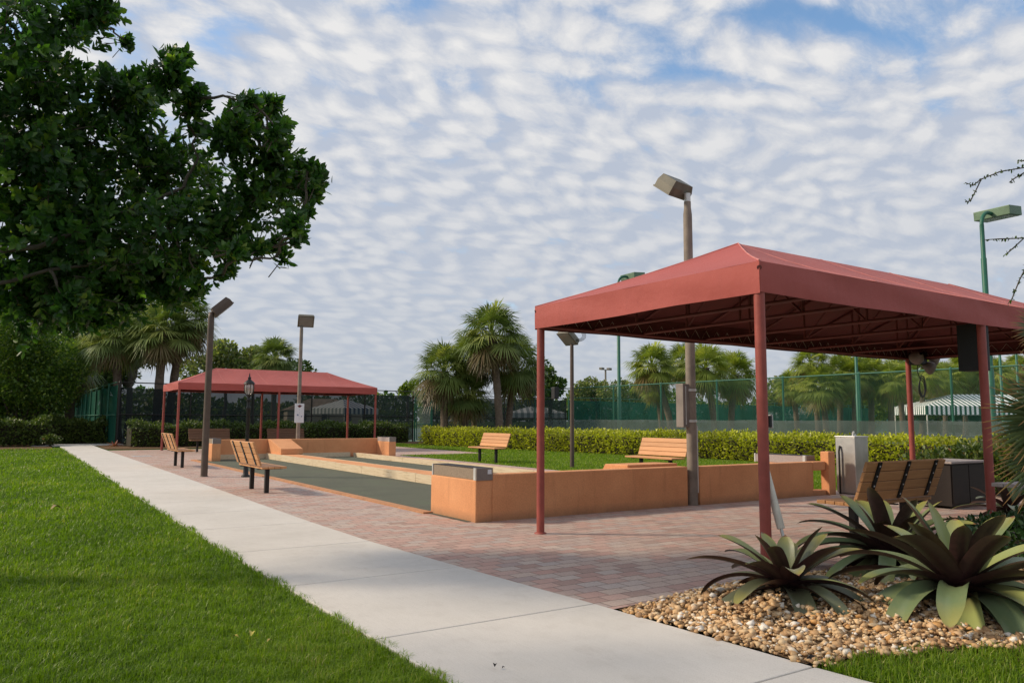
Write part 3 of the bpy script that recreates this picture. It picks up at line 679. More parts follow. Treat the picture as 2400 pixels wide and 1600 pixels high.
# ================================================================== CANOPIES
def canopy(label, loc, LX, LY, mids, back_mids, chords, lace=False):
    t = thing('shade_canopy', label, 'canopy', loc, 0); zb, zt, zr, ix = 2.465, 2.735, 3.44, 1.75
    def grid(a, b, c, d, nu, nv, sag):
        a, b, c, d = map(Vector, (a, b, c, d)); vs = []
        for j in range(nv + 1):
            for i in range(nu + 1):
                s, q = i / nu, j / nv; p = a.lerp(b, s).lerp(d.lerp(c, s), q); p.z -= sag * math.sin(math.pi * q) * (.5 + .5 * abs(math.sin(math.pi * s * max(1, nu // 8)))); vs.append(p)
        return vs, [[j * (nu + 1) + i, j * (nu + 1) + i + 1, (j + 1) * (nu + 1) + i + 1, (j + 1) * (nu + 1) + i] for j in range(nv) for i in range(nu)]
    A, B, C_, D = (0, 0, zt), (LX, 0, zt), (LX, LY, zt), (0, LY, zt); r1, r2 = (ix, LY / 2, zr), (LX - ix, LY / 2, zr)
    b = MB()
    for q in ((A, B, r2, r1), (C_, D, r1, r2)): b.add(*grid(*q, 32, 8, .05), True)
    for q in ((D, A, r1, r1), (B, C_, r2, r2)): b.add(*grid(*q, 12, 8, .05), True)
    me_o = b.build('roof', M['fabric'], t); me_o.data.materials.append(M['shaded_underside']); md = me_o.modifiers.new('cloth', 'SOLIDIFY'); md.material_offset = 1; md.thickness = .008; md.use_rim = False
    for nm, p, q in (('valance', (0, 0), (LX, 0)), ('valance', (LX, 0), (LX, LY)), ('valance', (LX, LY), (0, LY)), ('valance', (0, LY), (0, 0))):
        p = Vector((*p, 0)); q = Vector((*q, 0)); d = (q - p).normalized(); nn = Vector((d.y, -d.x, 0)); L = (q - p).length; n = max(10, int(L * 6)); vs = []
        for j in range(6):
            for i in range(n + 1):
                s = i / n; f = j / 5; w = .022 * math.sin(s * L * 2.3 + j * .4) * math.sin(math.pi * f) + .007 * math.sin(s * L * 7 + f * 5) * math.sin(s * L * 1.3)
                v = p.lerp(q, s) + nn * (w * min(1, s * 12, (1 - s) * 12) * .6 + .003 * math.sin(math.pi * f)); v.z = zb + (zt - zb) * f - .012 * math.sin(math.pi * min(1, (s * L) % 2.35 / 2.35)) * (1 - f) ; vs.append(v)
        b = MB(); b.add(vs, [[j * (n + 1) + i, j * (n + 1) + i + 1, (j + 1) * (n + 1) + i + 1, (j + 1) * (n + 1) + i] for j in range(5) for i in range(n)], True)
        o = b.build(nm, M['fabric'], t); o.data.materials.append(M['shaded_underside']); md = o.modifiers.new('cloth', 'SOLIDIFY'); md.material_offset = 1; md.thickness = .008; md.use_rim = False
    for a, c in ((A, r1), (D, r1), (B, r2), (C_, r2)):
        a = Vector(a); c = Vector(c); MB().tube([a.lerp(c, s) + Vector((0, 0, .004 - .03 * math.sin(math.pi * s))) for s in (0, .25, .5, .75, 1)], .008, 6).build('seam', M['seam'], t)
    for x in ((LX - 2 * ix) * f + ix for f in (0., .333, .667, 1.)):
        for y0 in (0, LY):
            a = Vector((x + (.12 if x < LX / 2 else -.12) * (x != ix), y0, zt)); c = Vector((x, LY / 2, zr)); MB().tube([a.lerp(c, q) + Vector((0, 0, .003 - .05 * math.sin(math.pi * q))) for q in (0, .2, .4, .6, .8, 1)], .004, 5).build('seam', M['seam'], t)
    k = .052
    for y, ms in ((k, mids), (LY - k, back_mids)):
        for x in [k] + ms + [LX - k]:
            b = MB(); b.tube([(x, y, -.02), (x, y, zb + .02)], .047, 20); o = b.build('post', M['redpaint'], t); MB().lathe([(.075, 0), (.075, .008), (.05, .02)], 14, (x, y, .006)).build('base_plate', M['redpaint'], o)
    for y in (k, LY - k): MB().tube([(k, y, zb + .03), (LX - k, y, zb + .03)], .022, 8).build('edge_rail', M['shaded_redpaint'], t); 
    for x in (k, LX - k): MB().tube([(x, k, zb + .03), (x, LY - k, zb + .03)], .022, 8).build('edge_rail', M['shaded_redpaint'], t)
    MB().tube([(ix, LY / 2, zr - .05), (LX - ix, LY / 2, zr - .05)], .024, 8).build('ridge_bar', M['shaded_redpaint'], t)
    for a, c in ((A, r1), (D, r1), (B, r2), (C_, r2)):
        MB().tube([Vector(a) + Vector((0, 0, -.06)), Vector(c) + Vector((0, 0, -.06))], .022, 8).build('hip_bar', M['shaded_redpaint'], t)
    for x in chords:
        b = MB(); e = min(1., x / ix, (LX - x) / ix); zx = zt + (zr - zt) * e; y0 = k; y1 = LY - k; ym = LY / 2
        b.tube([(x, y0, zb + .05), (x, y1, zb + .05)], .020, 8)
        def rz(y): return zt - .07 + (zr - zt) * min(e, 1 - abs(y - ym) / ym)
        b.tube([(x, y0, rz(y0) - .0), (x, ym - (1 - e) * ym, rz(ym - (1 - e) * ym)), (x, ym + (1 - e) * ym + .001, rz(ym)), (x, y1, rz(y1))], .02, 8)
        for f in (.25, .5, .75):
            y = LY * f; b.tube([(x, y, zb + .05), (x, y, rz(y))], .016, 6)
        if e >= 1:
            b.tube([(x, LY * .25, zb + .05), (x, ym, rz(ym))], .014, 6); b.tube([(x, LY * .75, zb + .05), (x, ym, rz(ym))], .014, 6)
        b.build('truss', M['shaded_redpaint'], t)
    if lace:
        for x0, y0, x1, y1 in ((.1, LY - .03, LX - .1, LY - .03), (LX - .03, LY - .1, LX - .03, .1)):
            n = int(math.hypot(x1 - x0, y1 - y0) / .11); MB().tube([(x0 + (x1 - x0) * i / n, y0 + (y1 - y0) * i / n - .02 * (y0 == y1), zb + (.03 if i % 2 else .17)) for i in range(n + 1)], .0035, 4).build('lacing', M['white'], t)
    return t
canopy('large red canvas canopy on red posts over the brick patio', (5.39, 4.29, 0), 8.26, 3.375, [3.92], [4.13], [.9, 1.75, 2.95, 4.13, 5.3, 6.51], True)
canopy('red canvas canopy beyond the far end wall', (5.6, 31.9, 0), 8.26, 3.375, [3.92], [4.13], [1.75, 2.95, 4.13, 5.3, 6.51])

# ================================================================== BENCHES
def bench_tree(label, loc, rz, L=1.62, slat='slat', group='slatted benches around the court'):
    t = thing('bench', label, 'bench', loc, rz, group)
    for i in range(4):
        MB().box((0, -.065 + i * .112, .468), (L, .104, .038), None, .006).build('seat_slat', M[slat], t)
    tilt = math.atan2(.16, .44)
    for i in range(4):
        s = .06 + i * .113; c = (0, -.135 - math.sin(tilt) * s, .50 + math.cos(tilt) * s)
        MB().box(c, (L, .036, .105), Matrix.Rotation(tilt, 4, 'X'), .006).build('back_slat', M[slat], t)
    for x in (-L * .36, 0, L * .36):
        b = MB(); b.box((x, -.163 - math.sin(tilt) * .23, .50 + math.cos(tilt) * .23), (.062, .012, .43), Matrix.Rotation(tilt, 4, 'X')); b.box((x, .08, .438), (.062, .46, .014))
        o = b.build('strap', M['black'], t)
        for q in range(4):
            s = .06 + q * .113; bb = MB(); bb.box((x, -.172 - math.sin(tilt) * s, .50 + math.cos(tilt) * s), (.016, .006, .016), Matrix.Rotation(tilt, 4, 'X'), .003); bb.build('bolt', M['alu'], o)
    for x in (-.5, .5): MB().box((x, .06, .212), (.075, .075, .43), None, .004).build('leg', M['black'], t)
    return t
bench_tree('tan slatted bench by the lamp post, nearer of two along the path', (4.03, 14.8, .006), R_(-90))
bench_tree('tan slatted bench beside the far left corner block, facing the court', (4.12, 23.2, .006), R_(-90))
bench_tree('sunlit tan bench on the lawn edge in front of the palm cluster', (13.1, 21.15, .0), R_(90))
bench_tree('sunlit tan bench seen over the wall left of the bare light pole', (13.35, 13.8, .0), R_(90))
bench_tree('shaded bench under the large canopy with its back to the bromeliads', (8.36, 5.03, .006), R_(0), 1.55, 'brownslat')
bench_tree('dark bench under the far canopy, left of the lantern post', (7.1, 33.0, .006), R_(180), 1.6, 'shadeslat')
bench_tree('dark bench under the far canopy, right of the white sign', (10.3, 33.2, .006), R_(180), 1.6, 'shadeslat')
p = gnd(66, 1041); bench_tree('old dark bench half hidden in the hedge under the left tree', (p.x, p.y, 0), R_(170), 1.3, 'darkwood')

# ================================================================== LIGHTS AND POLES
def flood(parent, c, Mrot, w=.55, l=.48, h=.17, mat='lumin'):
    b = MB(); vs = []
    for z, k in ((-h / 2, 1.), (h * .05, 1.), (h / 2, .86)):
        vs += [(-w / 2 * k, -l / 2 * k, z), (w / 2 * k, -l / 2 * k, z), (w / 2 * k, l / 2 * k, z), (-w / 2 * k, l / 2 * k, z)]
    fs = [[j * 4 + i, j * 4 + (i + 1) % 4, j * 4 + 4 + (i + 1) % 4, j * 4 + 4 + i] for j in range(2) for i in range(4)] + [[3, 2, 1, 0], [8, 9, 10, 11]]
    Mx = Matrix.Translation(c) @ Mrot; b.add(vs, fs, False, Mx)
    o = b.build('lamp_head', M[mat], parent)
    b = MB(); b.box((0, 0, -h / 2 - .006), (w * .86, l * .86, .010)); me = b; me.v = [tuple(Mx @ Vector(v)) for v in me.v]; me.build('lens', M['lens'], o)
    b = MB(); b.span(-w / 2 - .012, w / 2 + .012, -l / 2 - .012, l / 2 + .012, -h / 2 - .004, -h / 2 + .022); b.v = [tuple(Mx @ Vector(v)) for v in b.v]; b.build('rim', M[mat], o)
    return o
RX, RY, RZ = (lambda a: Matrix.Rotation(R_(a), 4, 'X')), (lambda a: Matrix.Rotation(R_(a), 4, 'Y')), (lambda a: Matrix.Rotation(R_(a), 4, 'Z'))
def pole(t, h, r0, r1, m, neck=.0, z0=0.):
    b = MB(); prof = [(r0 * 1.0, z0), (r0, z0 + .5), (r0 + (r1 - r0) * .9, h - neck - .25), (r1, h - neck - .12), (r1 * .8, h - neck), (r1 * .8, h)]
    b.lathe(prof, 18); return b.build('pole', M[m], t)
t = thing('light_pole', 'dark brown pole at the path with its lamp box tilted on edge', 'light pole', (3.985, 19.0, 0))
pole(t, 3.85, .078, .072, 'brownpole'); flood(t, (.22, 0, 4.0), RZ(-8) @ RY(-43), .48, .42, .22, 'brownpole')
MB().tube([(0, 0, 3.82), (.05, 0, 3.9), (.12, 0, 3.95)], .035, 8).build('yoke', M['brownpole'], t)
MB().lathe([(.10, 0), (.10, .01), (.08, .025)], 16).build('base_plate', M['brownpole'], t)
t = thing('light_pole', 'slim grey pole behind the far wall carrying the white sign', 'light pole', (9.05, 27.9, 0))
pole(t, 4.75, .072, .062, 'greypole'); flood(t, (.12, -.10, 4.98), RZ(-14) @ RX(-48), .56, .48, .17)
MB().tube([(0, 0, 4.7), (.02, .02, 4.85), (.06, .0, 4.95)], .04, 8).build('yoke', M['lumin'], t)
t = thing('light_pole', 'bare weathered pole rising through the end wall above the large canopy', 'light pole', (9.36, 8.88, 0))
pole(t, 5.0, .084, .072, 'greypole', .1); MB().tube([(0, 0, 4.95), (0, 0, 5.14)], .055, 12).build('neck', M['alu'], t)
flood(t, (-.14, .15, 5.27), RZ(10) @ RX(37), .56, .36, .25)
MB().tube([(.092, -.03, .2), (.092, -.03, 1.28)], .014, 8).build('conduit', M['alu'], t)
for z in (1.35, 1.85): MB().lathe([(.088, -.02), (.09, 0), (.088, .02)], 16, (0, 0, z)).build('strap', M['alu'], t)
t = thing('light_pole', 'thin brown pole on the lawn with a small speaker box', 'light pole', (13.8, 17.74, 0))
pole(t, 3.62, .062, .052, 'brownpole'); flood(t, (-.12, 0, 3.78), RZ(10) @ RY(38), .5, .46, .2)
MB().tube([(0, 0, 3.6), (-.04, 0, 3.68)], .035, 8).build('yoke', M['brownpole'], t)
p = at(1301, 921, 21.9); t = thing('loudspeaker', 'small black loudspeaker on the thin brown lawn pole', 'speaker', p)
MB().box((0, 0, 0), (.16, .16, .34), None, .02).build('cabinet', M['blackplastic'], t); MB().tube([(.05, 0, .12), (.3, -.1, .14)], .015, 6).build('bracket', M['black'], t)
p = at(1343, 786, 21.5); t = thing('cable_coil', 'loops of thin cable at the top of the brown lawn pole', 'cable', p)
b = MB()
for k in range(4): b.tube([(.12 + (.22 + .04 * k) * math.sin(a), 0, .02 - (.12 + .02 * k) * math.cos(a)) for a in [i * .26 - .1 for i in range(11)]], .007, 5)
b.build('cable', M['black'], t)
# tennis court lamps
def tennis_lamp(label, loc, rz, h=8.2):
    t = thing('tennis_lamp', label, 'court light', loc, rz, 'tall green tennis court lamps')
    b = MB(); b.lathe([(.105, -.03), (.105, 3), (.088, 3.02), (.085, h - 1.6), (.07, h - 1.58), (.066, h - .5)], 14); b.build('pole', M['greenpaint'], t)
    b = MB(); b.tube([(.42 * (1 - math.cos(a)), 0, h - .5 + .46 * math.sin(a)) for a in [i * math.pi / 16 for i in range(9)]] + [(.62, 0, h - .04)], .06, 10); b.build('arm', M['greenpaint'], t)
    o = MB().box((.95, 0, h + .0), (.72, 1.15, .30), RY(-4), .02).build('lamp_head', M['greenlamp'], t)
    MB().box((.94, 0, h - .158), (.6, 1.02, .02), RY(-4)).build('lens', M['lens'], o); return t
tennis_lamp('tall green court lamp showing over the large canopy roof', (26, 29.55, 0), R_(-4), 8.8)
tennis_lamp('tall green court lamp with box head, farthest right in the sky', (26.05, 11.95, 0), R_(-4), 8.2)
for u, d, lab in ((2012, 46, 'green court lamp far behind the fence, left of the striped green tent'), (2352, 52, 'green court lamp far behind the fence, nearer edge of striped tent'), (2391, 58, 'green court lamp far behind the fence, above the end of the striped tent')):
    q = at(u, 985, d); tennis_lamp(lab, (q.x, q.y, 0), R_(0), 9)
q = at(1420, 985, 118); t = thing('sports_light', 'tiny distant sports floodlight mast against the sky', 'floodlight', (q.x, q.y, 0))
MB().tube([(0, 0, 0), (0, 0, 9.2)], .14, 8).build('mast', M['greypole'], t)
for x in (-.75, .75): MB().box((x, 0, 9.3), (.8, .5, .35), RZ(20), .03).build('lamp_head', M['lumin'], t)
MB().tube([(-.9, 0, 9.15), (.9, 0, 9.15)], .05, 6).build('crossarm', M['greypole'], t)
# black lantern post
t = thing('lamp_post', 'black cast lantern lamp post with glass globe, behind the bench', 'lamp post', (4.78, 18.42, .006))
MB().lathe([(.10, 0), (.10, .03), (.062, .06), (.055, .25), (.042, .30), (.042, 1.55), (.055, 1.57), (.055, 1.6), (.04, 1.63), (.04, 1.74)], 16).build('post', M['black'], t)
MB().lathe([(.03, 1.74), (.062, 1.77), (.035, 1.80), (.03, 1.85), (.065, 1.88), (.075, 1.90)], 14).build('cup', M['black'], t)
MB().lathe([(.062, 1.90), (.098, 1.97), (.108, 2.05), (.10, 2.13), (.088, 2.155)], 18).build('globe', M['glass'], t)
MB().lathe([(.135, 2.15), (.125, 2.17), (.09, 2.21), (.045, 2.245), (.03, 2.27), (.045, 2.29), (.018, 2.32), (.012, 2.37), (.001, 2.42)], 16).build('cap', M['black'], t)
b = MB()
for k in range(8):
    a = k * math.pi / 4; b.tube([(r * math.cos(a), r * math.sin(a), z) for r, z in ((.068, 1.90), (.104, 1.97), (.115, 2.05), (.107, 2.13), (.095, 2.16))], .006, 5)
b.build('cage', M['black'], t)
# sign on grey pole
t = thing('sign', 'white notice board with blue marks on the slim grey pole', 'sign', (9.04, 27.80, 1.56))
MB().box((0, 0, 0), (.345, .012, .70), None, .004).build('board', M['signwhite'], t)
b = MB(); b.lathe([(.0, .0), (.045, .004), (.0, .008)], 12); b.v = [(x * 1.3, -.008 - z, y + .255) for x, y, z in b.v]; b.box((-.055, -.008, .262), (.05, .003, .016)); b.box((.06, -.008, .27), (.06, .003, .018)); b.box((0, -.008, .215), (.02, .003, .03)); b.build('emblem', M['signred'], t)
b = MB(); b.box((-.06, -.0075, -.06), (.055, .003, .04)); b.box((-.045, -.0075, -.09), (.03, .003, .02)); b.box((.085, -.0075, -.12), (.04, .003, .035)); b.build('mark', M['blue'], t)
b = MB(); [b.box((.0, -.0072, z), (.008, .002, .05)) for z in (.13, .03, -.03, -.12, -.2)]; b.build('print', M['inkgrey'], t)
# electrical panel, outlet, speaker and lamps under the canopy
t = thing('electrical_panel', 'tall narrow grey electrical box strapped to the bare light pole', 'electrical box', (9.235, 8.93, 1.60))
MB().box((0, 0, 0), (.17, .16, .70), None, .008).build('cabinet', M['greybox'], t); MB().box((-.03, -.086, 0), (.012, .012, .62), None, .003).build('hinge', M['alu'], t)
t = thing('outlet_box', 'small black outlet box with pale frame on the front canopy post', 'outlet', (5.50, 4.342, 1.35))
MB().box((.018, 0, 0), (.034, .05, .10), None, .008).build('box', M['blackplastic'], t); MB().box((.038, 0, 0), (.008, .062, .118), None, .003).build('frame', M['alu'], t)
t = thing('loudspeaker', 'large black loudspeaker hanging beside the canopy mid post', 'speaker', at(2280, 815, 8.95))
b = MB(); n = 8; out = [(-.105, .12), (.105, .12)] + [(.105 - .21 * i / n, -.12 - .05 * math.sin(math.pi * i / n)) for i in range(n + 1)]; kx = len(out)
b.add([(x, y, -.27) for x, y in out] + [(x, y, .27) for x, y in out], [[i, (i + 1) % kx, kx + (i + 1) % kx, kx + i] for i in range(kx)] + [list(range(kx)), list(range(2 * kx - 1, kx - 1, -1))]); b.build('cabinet', M['blackplastic'], t)
MB().box((.08, 0, .31), (.04, .1, .12)).build('bracket', M['black'], t)
t = thing('floodlight', 'cluster of grey flood lamps on the back corner post of the canopy', 'floodlight', (13.50, 7.38, 2.45))
MB().box((0, 0, .02), (.26, .2, .22), None, .02).build('junction_box', M['black'], t)
for x, z, a, c in ((-.22, .04, -25, .12), (.34, .06, 30, .14), (.18, -.12, 15, .12)):
    b = MB(); b.lathe([(.03, .10), (.07, .06), (c, -.02), (c, -.08), (c * .8, -.10), (0, -.105)], 14); Mx = Matrix.Translation((x, -.12, z)) @ RX(60) @ RY(a); b.v = [tuple(Mx @ Vector(v)) for v in b.v]; b.build('lamp_head', M['greybox'], t)
t = thing('cable_coil', 'black cable looped on the back corner post under the flood lamps', 'cable', (13.62, 7.50, 2.0))
b = MB(); rr = random.Random(5)
for k in range(3): b.tube([(.03 + .10 * math.cos(a) + .02 * k, -.08, .02 * k - .05 + (.15 + .02 * k) * math.sin(a)) for a in [i * .42 for i in range(16)]], .008, 5)
b.tube([(.02, -.07, .1), (-.05, -.06, .25), (-.02, -.06, .45)], .008, 5); b.tube([(-.1, -.07, .38), (.2, -.06, .30), (.45, -.05, .36), (.6, -.04, .47)], .008, 5); b.build('cable', M['black'], t)

# ================================================================== FURNITURE BY THE WALL
t = thing('drinking_fountain', 'stainless steel drinking fountain cabinet beside the orange pier', 'fountain', (13.28, 8.52, 0))
MB().span(0, .42, 0, .40, .03, 1.06, .006).build('cabinet', M['steel'], t); MB().span(-.012, .432, -.012, .412, 1.062, 1.085, .006).build('top', M['alu'], t)
b = MB(); b.tube([(.26, .2, 1.08), (.26, .2, 1.14), (.24, .17, 1.16), (.21, .15, 1.15)], .016, 8); b.box((.3, .2, 1.10), (.06, .05, .04), None, .006); b.build('spout', M['alu'], t)
MB().span(.02, .40, .02, .38, 0, .03).build('plinth', M['greybox'], t)
MB().tube([(-.05, .30, .0), (-.05, .30, .8), (-.02, .3, .9)], .018, 8).build('pipe', M['black'], t)
t = thing('storage_cabinet', 'dark brown storage cabinet with grey top behind the shaded bench', 'cabinet', (12.4, 6.35, .006))
MB().span(0, 1.05, 0, .6, .04, .70, .008).build('body', M['darkwood'], t); MB().span(-.04, 1.09, -.04, .64, .702, .735, .005).build('top', M['greywood'], t)
for x in (.02, .535): MB().span(x, x + .495, -.016, -.002, .08, .67, .004).build('door', M['darkwood'], t)
t = thing('picnic_table', 'grey plank table corner at the right edge beyond the palm', 'table', (9.05, 3.35, 0), R_(-8))
for i in range(6): MB().span(-.75, 1.0, -.30 + i * .125, -.185 + i * .125, .712, .75, .004).build('plank', M['greywood'], t)
MB().span(-.72, .98, -.32, -.302, .70, .745).build('apron', M['redpaint'], t)
for x in (-.45, .7): MB().span(x, x + .09, -.0, .09, .0, .71).build('leg', M['darkwood'], t)
# court drag broom leaning on the post
a = gnd(1866, 1372); c = Vector((5.52, 4.42, 1.045)); t = thing('court_broom', 'white sleeved broom handle leaning on the front canopy post', 'broom', a)
d = c - a; MB().tube([Vector((0, 0, .01)), d * .44], .014, 12).build('rod', M['steel'], t); MB().tube([d * .43, d * .435, d * .99, d], [.028, .034, .034, .027], 14).build('sleeve', M['white'], t)
MB().box((0, 0, .03), (.5, .07, .05), RZ(35), .01).build('brush', M['blackplastic'], t)
q = gnd(1905, 1556); t = thing('path_light', 'small black block where pebbles meet grass at the path edge', 'path light', (q.x, q.y, 0), R_(20))
MB().box((0, 0, .018), (.072, .05, .045), None, .006).build('housing', M['blackplastic'], t); MB().box((0, 0, .043), (.05, .032, .006)).build('cap', M['black'], t)
q = gnd(332, 1069); t = thing('utility_cover', 'pale flat cover plate set in the far pavers', 'cover plate', (q.x, q.y, .006), R_(4)); MB().box((0, 0, .004), (.62, .5, .012), None, .003).build('plate', M['alu'], t)
def dry_leaf(u, v, L, rz, label, col):
    q = gnd(u, v); vs = []; 
    for i in range(7):
        s = i / 6; w = .3 * L * math.sin(math.pi * (.06 + .9 * s)); z = .06 * (u < 1100) + .02 + .25 * L * math.sin(math.pi * s)
        vs += [(L * (s - .5), -w, z + w * .5), (L * (s - .5), 0, z), (L * (s - .5), w, z + w * .6)]
    b = MB(); b.add(vs, [[i * 3 + j, i * 3 + j + 1, i * 3 + j + 4, i * 3 + j + 3] for i in range(6) for j in range(2)], True)
    o = b.build('fallen_leaf', plain('dry_leaf', col, .7, 0, .3, 20)); o.location = (q.x, q.y, -.03 if u < 1100 else .02); o.rotation_euler.z = rz
    tag(o, label, 'leaf', 'fallen leaves')
dry_leaf(130, 1200, .14, .5, 'curled pale leaf lying in the middle of the lawn', (.36, .27, .13))
dry_leaf(590, 1506, .06, 1.1, 'yellow leaf on the grass close to the path, larger one', (.42, .36, .07)); dry_leaf(551, 1513, .04, 2.4, 'small yellow leaf on the grass left of a larger one', (.38, .30, .06)); dry_leaf(631, 1522, .035, .3, 'small yellow leaf on the grass right of a larger one', (.36, .28, .07))
dry_leaf(1160, 1577, .035, .9, 'dark crumpled leaf on the nearest concrete slab', (.02, .016, .014)); dry_leaf(1180, 1582, .02, .2, 'tiny dark leaf scrap beside the crumpled leaf on concrete', (.02, .016, .014))

# ================================================================== FENCES
def fence(label, a, b, posts, h=3.05, panels=(), rails=(3.05,), pr=.04, chain=False, mat='greenpaint', name='fence', thin=.0, group=None):
    t = thing(name, label, 'fence', (a[0], a[1], 0), math.atan2(b[1] - a[1], b[0] - a[0]), group); L = math.hypot(b[0] - a[0], b[1] - a[1])
    for s in posts:
        bb = MB(); bb.tube([(s, 0, -.03), (s, 0, h)], pr, 8); bb.lathe([(pr * 1.2, 0), (pr * .9, .05), (.0, .07)], 8, (s, 0, h)); bb.build('post', M[mat], t)
    for z in rails: MB().tube([(0, 0, z), (L, 0, z)], pr * .62, 8).build('rail', M[mat], t)
    r = random.Random(int(L * 10))
    def panel(nm, m, z0, z1, y, rip):
        n = max(8, int(L * 1.2)); vs = []
        for i in range(n + 1):
            x = L * i / n; w = rip * math.sin(x * 1.7) + rip * .6 * math.sin(x * 4.1); dz = -rip * 1.2 * abs(math.sin(x * math.pi / 3.3))
            vs += [(x, y + w * .3, z0), (x, y + w, (z0 + z1) / 2), (x, y + w * .4, z1 + dz)]
        bb = MB(); bb.add(vs, [[i * 3 + j, i * 3 + 3 + j, i * 3 + 4 + j, i * 3 + 1 + j] for i in range(n) for j in range(2)], True); bb.build(nm, M[m], t)
    if chain: panel('chain_link', 'chain', .02, h, .045, 0)
    for m, z0, z1 in panels: panel('windscreen', m, z0, z1, .07, .03)
    return t
def every(a, b, s): return [a + s * i for i in range(int((b - a) / s) + 1)]
fence('green chain link fence along the hedge with grey windscreen on its lower half', (25.2, -6), (25.2, 35.8), [1.5, 5.1, 8.6] + [12.6 + 3.3 * i for i in range(2)] + [18.74, 21.91, 25.1, 28.42, 31.75, 35.05, 38.35, 41.8], 3.05, [('screen_grey', .05, 1.42)], (3.05,), .04, True)
fence('dark screened tennis fence behind the far canopy', (4.75, 42.4), (21.6, 44.0), [0, 3.4, 6.7, 10.1, 13.5, 16.9], 3.1, [('screen_dark', .1, 2.86)], (3.1, 1.52, .12), .045, False, 'black')
fence('green windscreen fence running away on the left behind the hedge', (4.6, 78), (4.6, 42.4), every(0, 35.6, 3.24), 3.1, [('screen_green', .1, 3.0)], (3.1, 1.5), .05, False)
fence('dark screened fence behind the palm cluster', (23.4, 46.2), (36, 46.9), [.2, 3.4, 6.7, 10.1, 12.5], 3.0, [('screen_dark', .1, 2.9)], (3.0, 1.5), .045, False, 'black')
fence('teal windscreen fence at the far side of the tennis courts', (36.4, 47.2), (80, 49.5), every(0, 43, 3.3), 3.1, [('screen_teal', .1, 2.9)], (3.1,), .04, False)
fence('second teal windscreen fence far beyond the tennis courts', (96, 2), (96, 66), every(0, 64, 3.4), 3.05, [('screen_teal', .1, 2.4)], (3.05,), .04, False)
t = thing('fence_gate', 'open framed green gate between the dark fence and the palms', 'gate', (21.7, 44.0, 0), R_(4))
for x in (0, 1.25): MB().tube([(x, 0, -.03), (x, 0, 3.1)], .05, 8).build('post', M['greenpaint'], t)
b = MB()
for z in (2.9, 2.1, 1.05, .1): b.tube([(.1, -.05, z), (1.15, -.05, z)], .03, 6)
for x in (.1, 1.15): b.tube([(x, -.05, .1), (x, -.05, 2.9)], .03, 6)
b.build('frame', M['greenpaint'], t)
b = MB(); b.add([(.1, -.04, .1), (1.15, -.04, .1), (1.15, -.04, 2.1), (.1, -.04, 2.1)], [[0, 1, 2, 3]]); b.build('mesh', M['screen_grey'], t)

# ================================================================== STRIPED TENTS, HOUSES
def tent(label, loc, rz, LX, LY, zb, zt, zr, ix, mat, side_mat=None, legs=True):
    t = thing('striped_tent', label, 'tent', loc, rz)
    def face(nm, m, quads):
        vs = []; fs = []; run = []
        for q, ru in quads:
            b = len(vs); vs += q; run += ru; fs.append([b, b + 1, b + 2, b + 3])
        me = npmesh(nm, np.array(vs), np.array(fs), {'run': np.array(run)}); link(nm, me, M[m], t)
    r1 = (ix, LY / 2, zr); r2 = (LX - ix, LY / 2, zr)
    face('roof', mat, [([(0, 0, zt), (LX, 0, zt), r2, r1], [0, LX, LX - ix, ix]), ([(LX, LY, zt), (0, LY, zt), r1, r2], [LX, 0, ix, LX - ix])])
    face('roof_end', side_mat or mat, [([(0, LY, zt), (0, 0, zt), r1, r1], [LY, 0, LY / 2, LY / 2]), ([(LX, 0, zt), (LX, LY, zt), r2, r2], [0, LY, LY / 2, LY / 2])])
    face('valance', mat, [([(0, 0, zb), (LX, 0, zb), (LX, 0, zt), (0, 0, zt)], [0, LX, LX, 0]), ([(LX, LY, zb), (0, LY, zb), (0, LY, zt), (LX, LY, zt)], [LX, 0, 0, LX])])
    face('end_valance', side_mat or mat, [([(0, LY, zb), (0, 0, zb), (0, 0, zt), (0, LY, zt)], [LY, 0, 0, LY]), ([(LX, 0, zb), (LX, LY, zb), (LX, LY, zt), (LX, 0, zt)], [0, LY, LY, 0])])
    for x in (.1, LX / 2, LX - .1):
        for y in (.1, LY - .1): MB().tube([(x, y, 0), (x, y, zb + .05)], .06, 8).build('post', M['white'], t)
    return t
tent('long green and white striped tent beyond the tennis fence', (70.3, 37.9, 0), R_(-33.4 - 4), 13.5, 7, 2.05, 2.85, 4.02, 4.0, 'stripe_green')
q = at(807, 985, 118); tent('blue and white striped tent seen dimly through the dark fence', (q.x, q.y, 0), R_(24), 7.6, 7.6, 2.15, 3.05, 4.5, 3.4, 'stripe_blue', 'stripe_grey')
q = at(1192, 985, 100); tent('pale grey striped tent behind the palm cluster', (q.x, q.y, 0), R_(-30), 7.6, 6, 1.65, 2.3, 3.2, 3., 'stripe_grey')
q = at(1795, 985, 92); tent('low pale striped tent behind the fence right of the front post', (q.x, q.y, 0), R_(-40), 9, 6, 1.7, 2.2, 3.1, 3.5, 'stripe_grey')
q = at(822, 985, 60); t = thing('folding_table', 'white folding table dimly seen through the dark fence', 'table', (q.x, q.y, 0), R_(-20))
MB().span(0, 1.55, 0, .7, .70, .74).build('tabletop', M['white'], t)
for x in (.06, .55, 1.0, 1.49): MB().tube([(x, .06, 0), (x, .06, .7)], .02, 6).build('leg', M['white'], t)
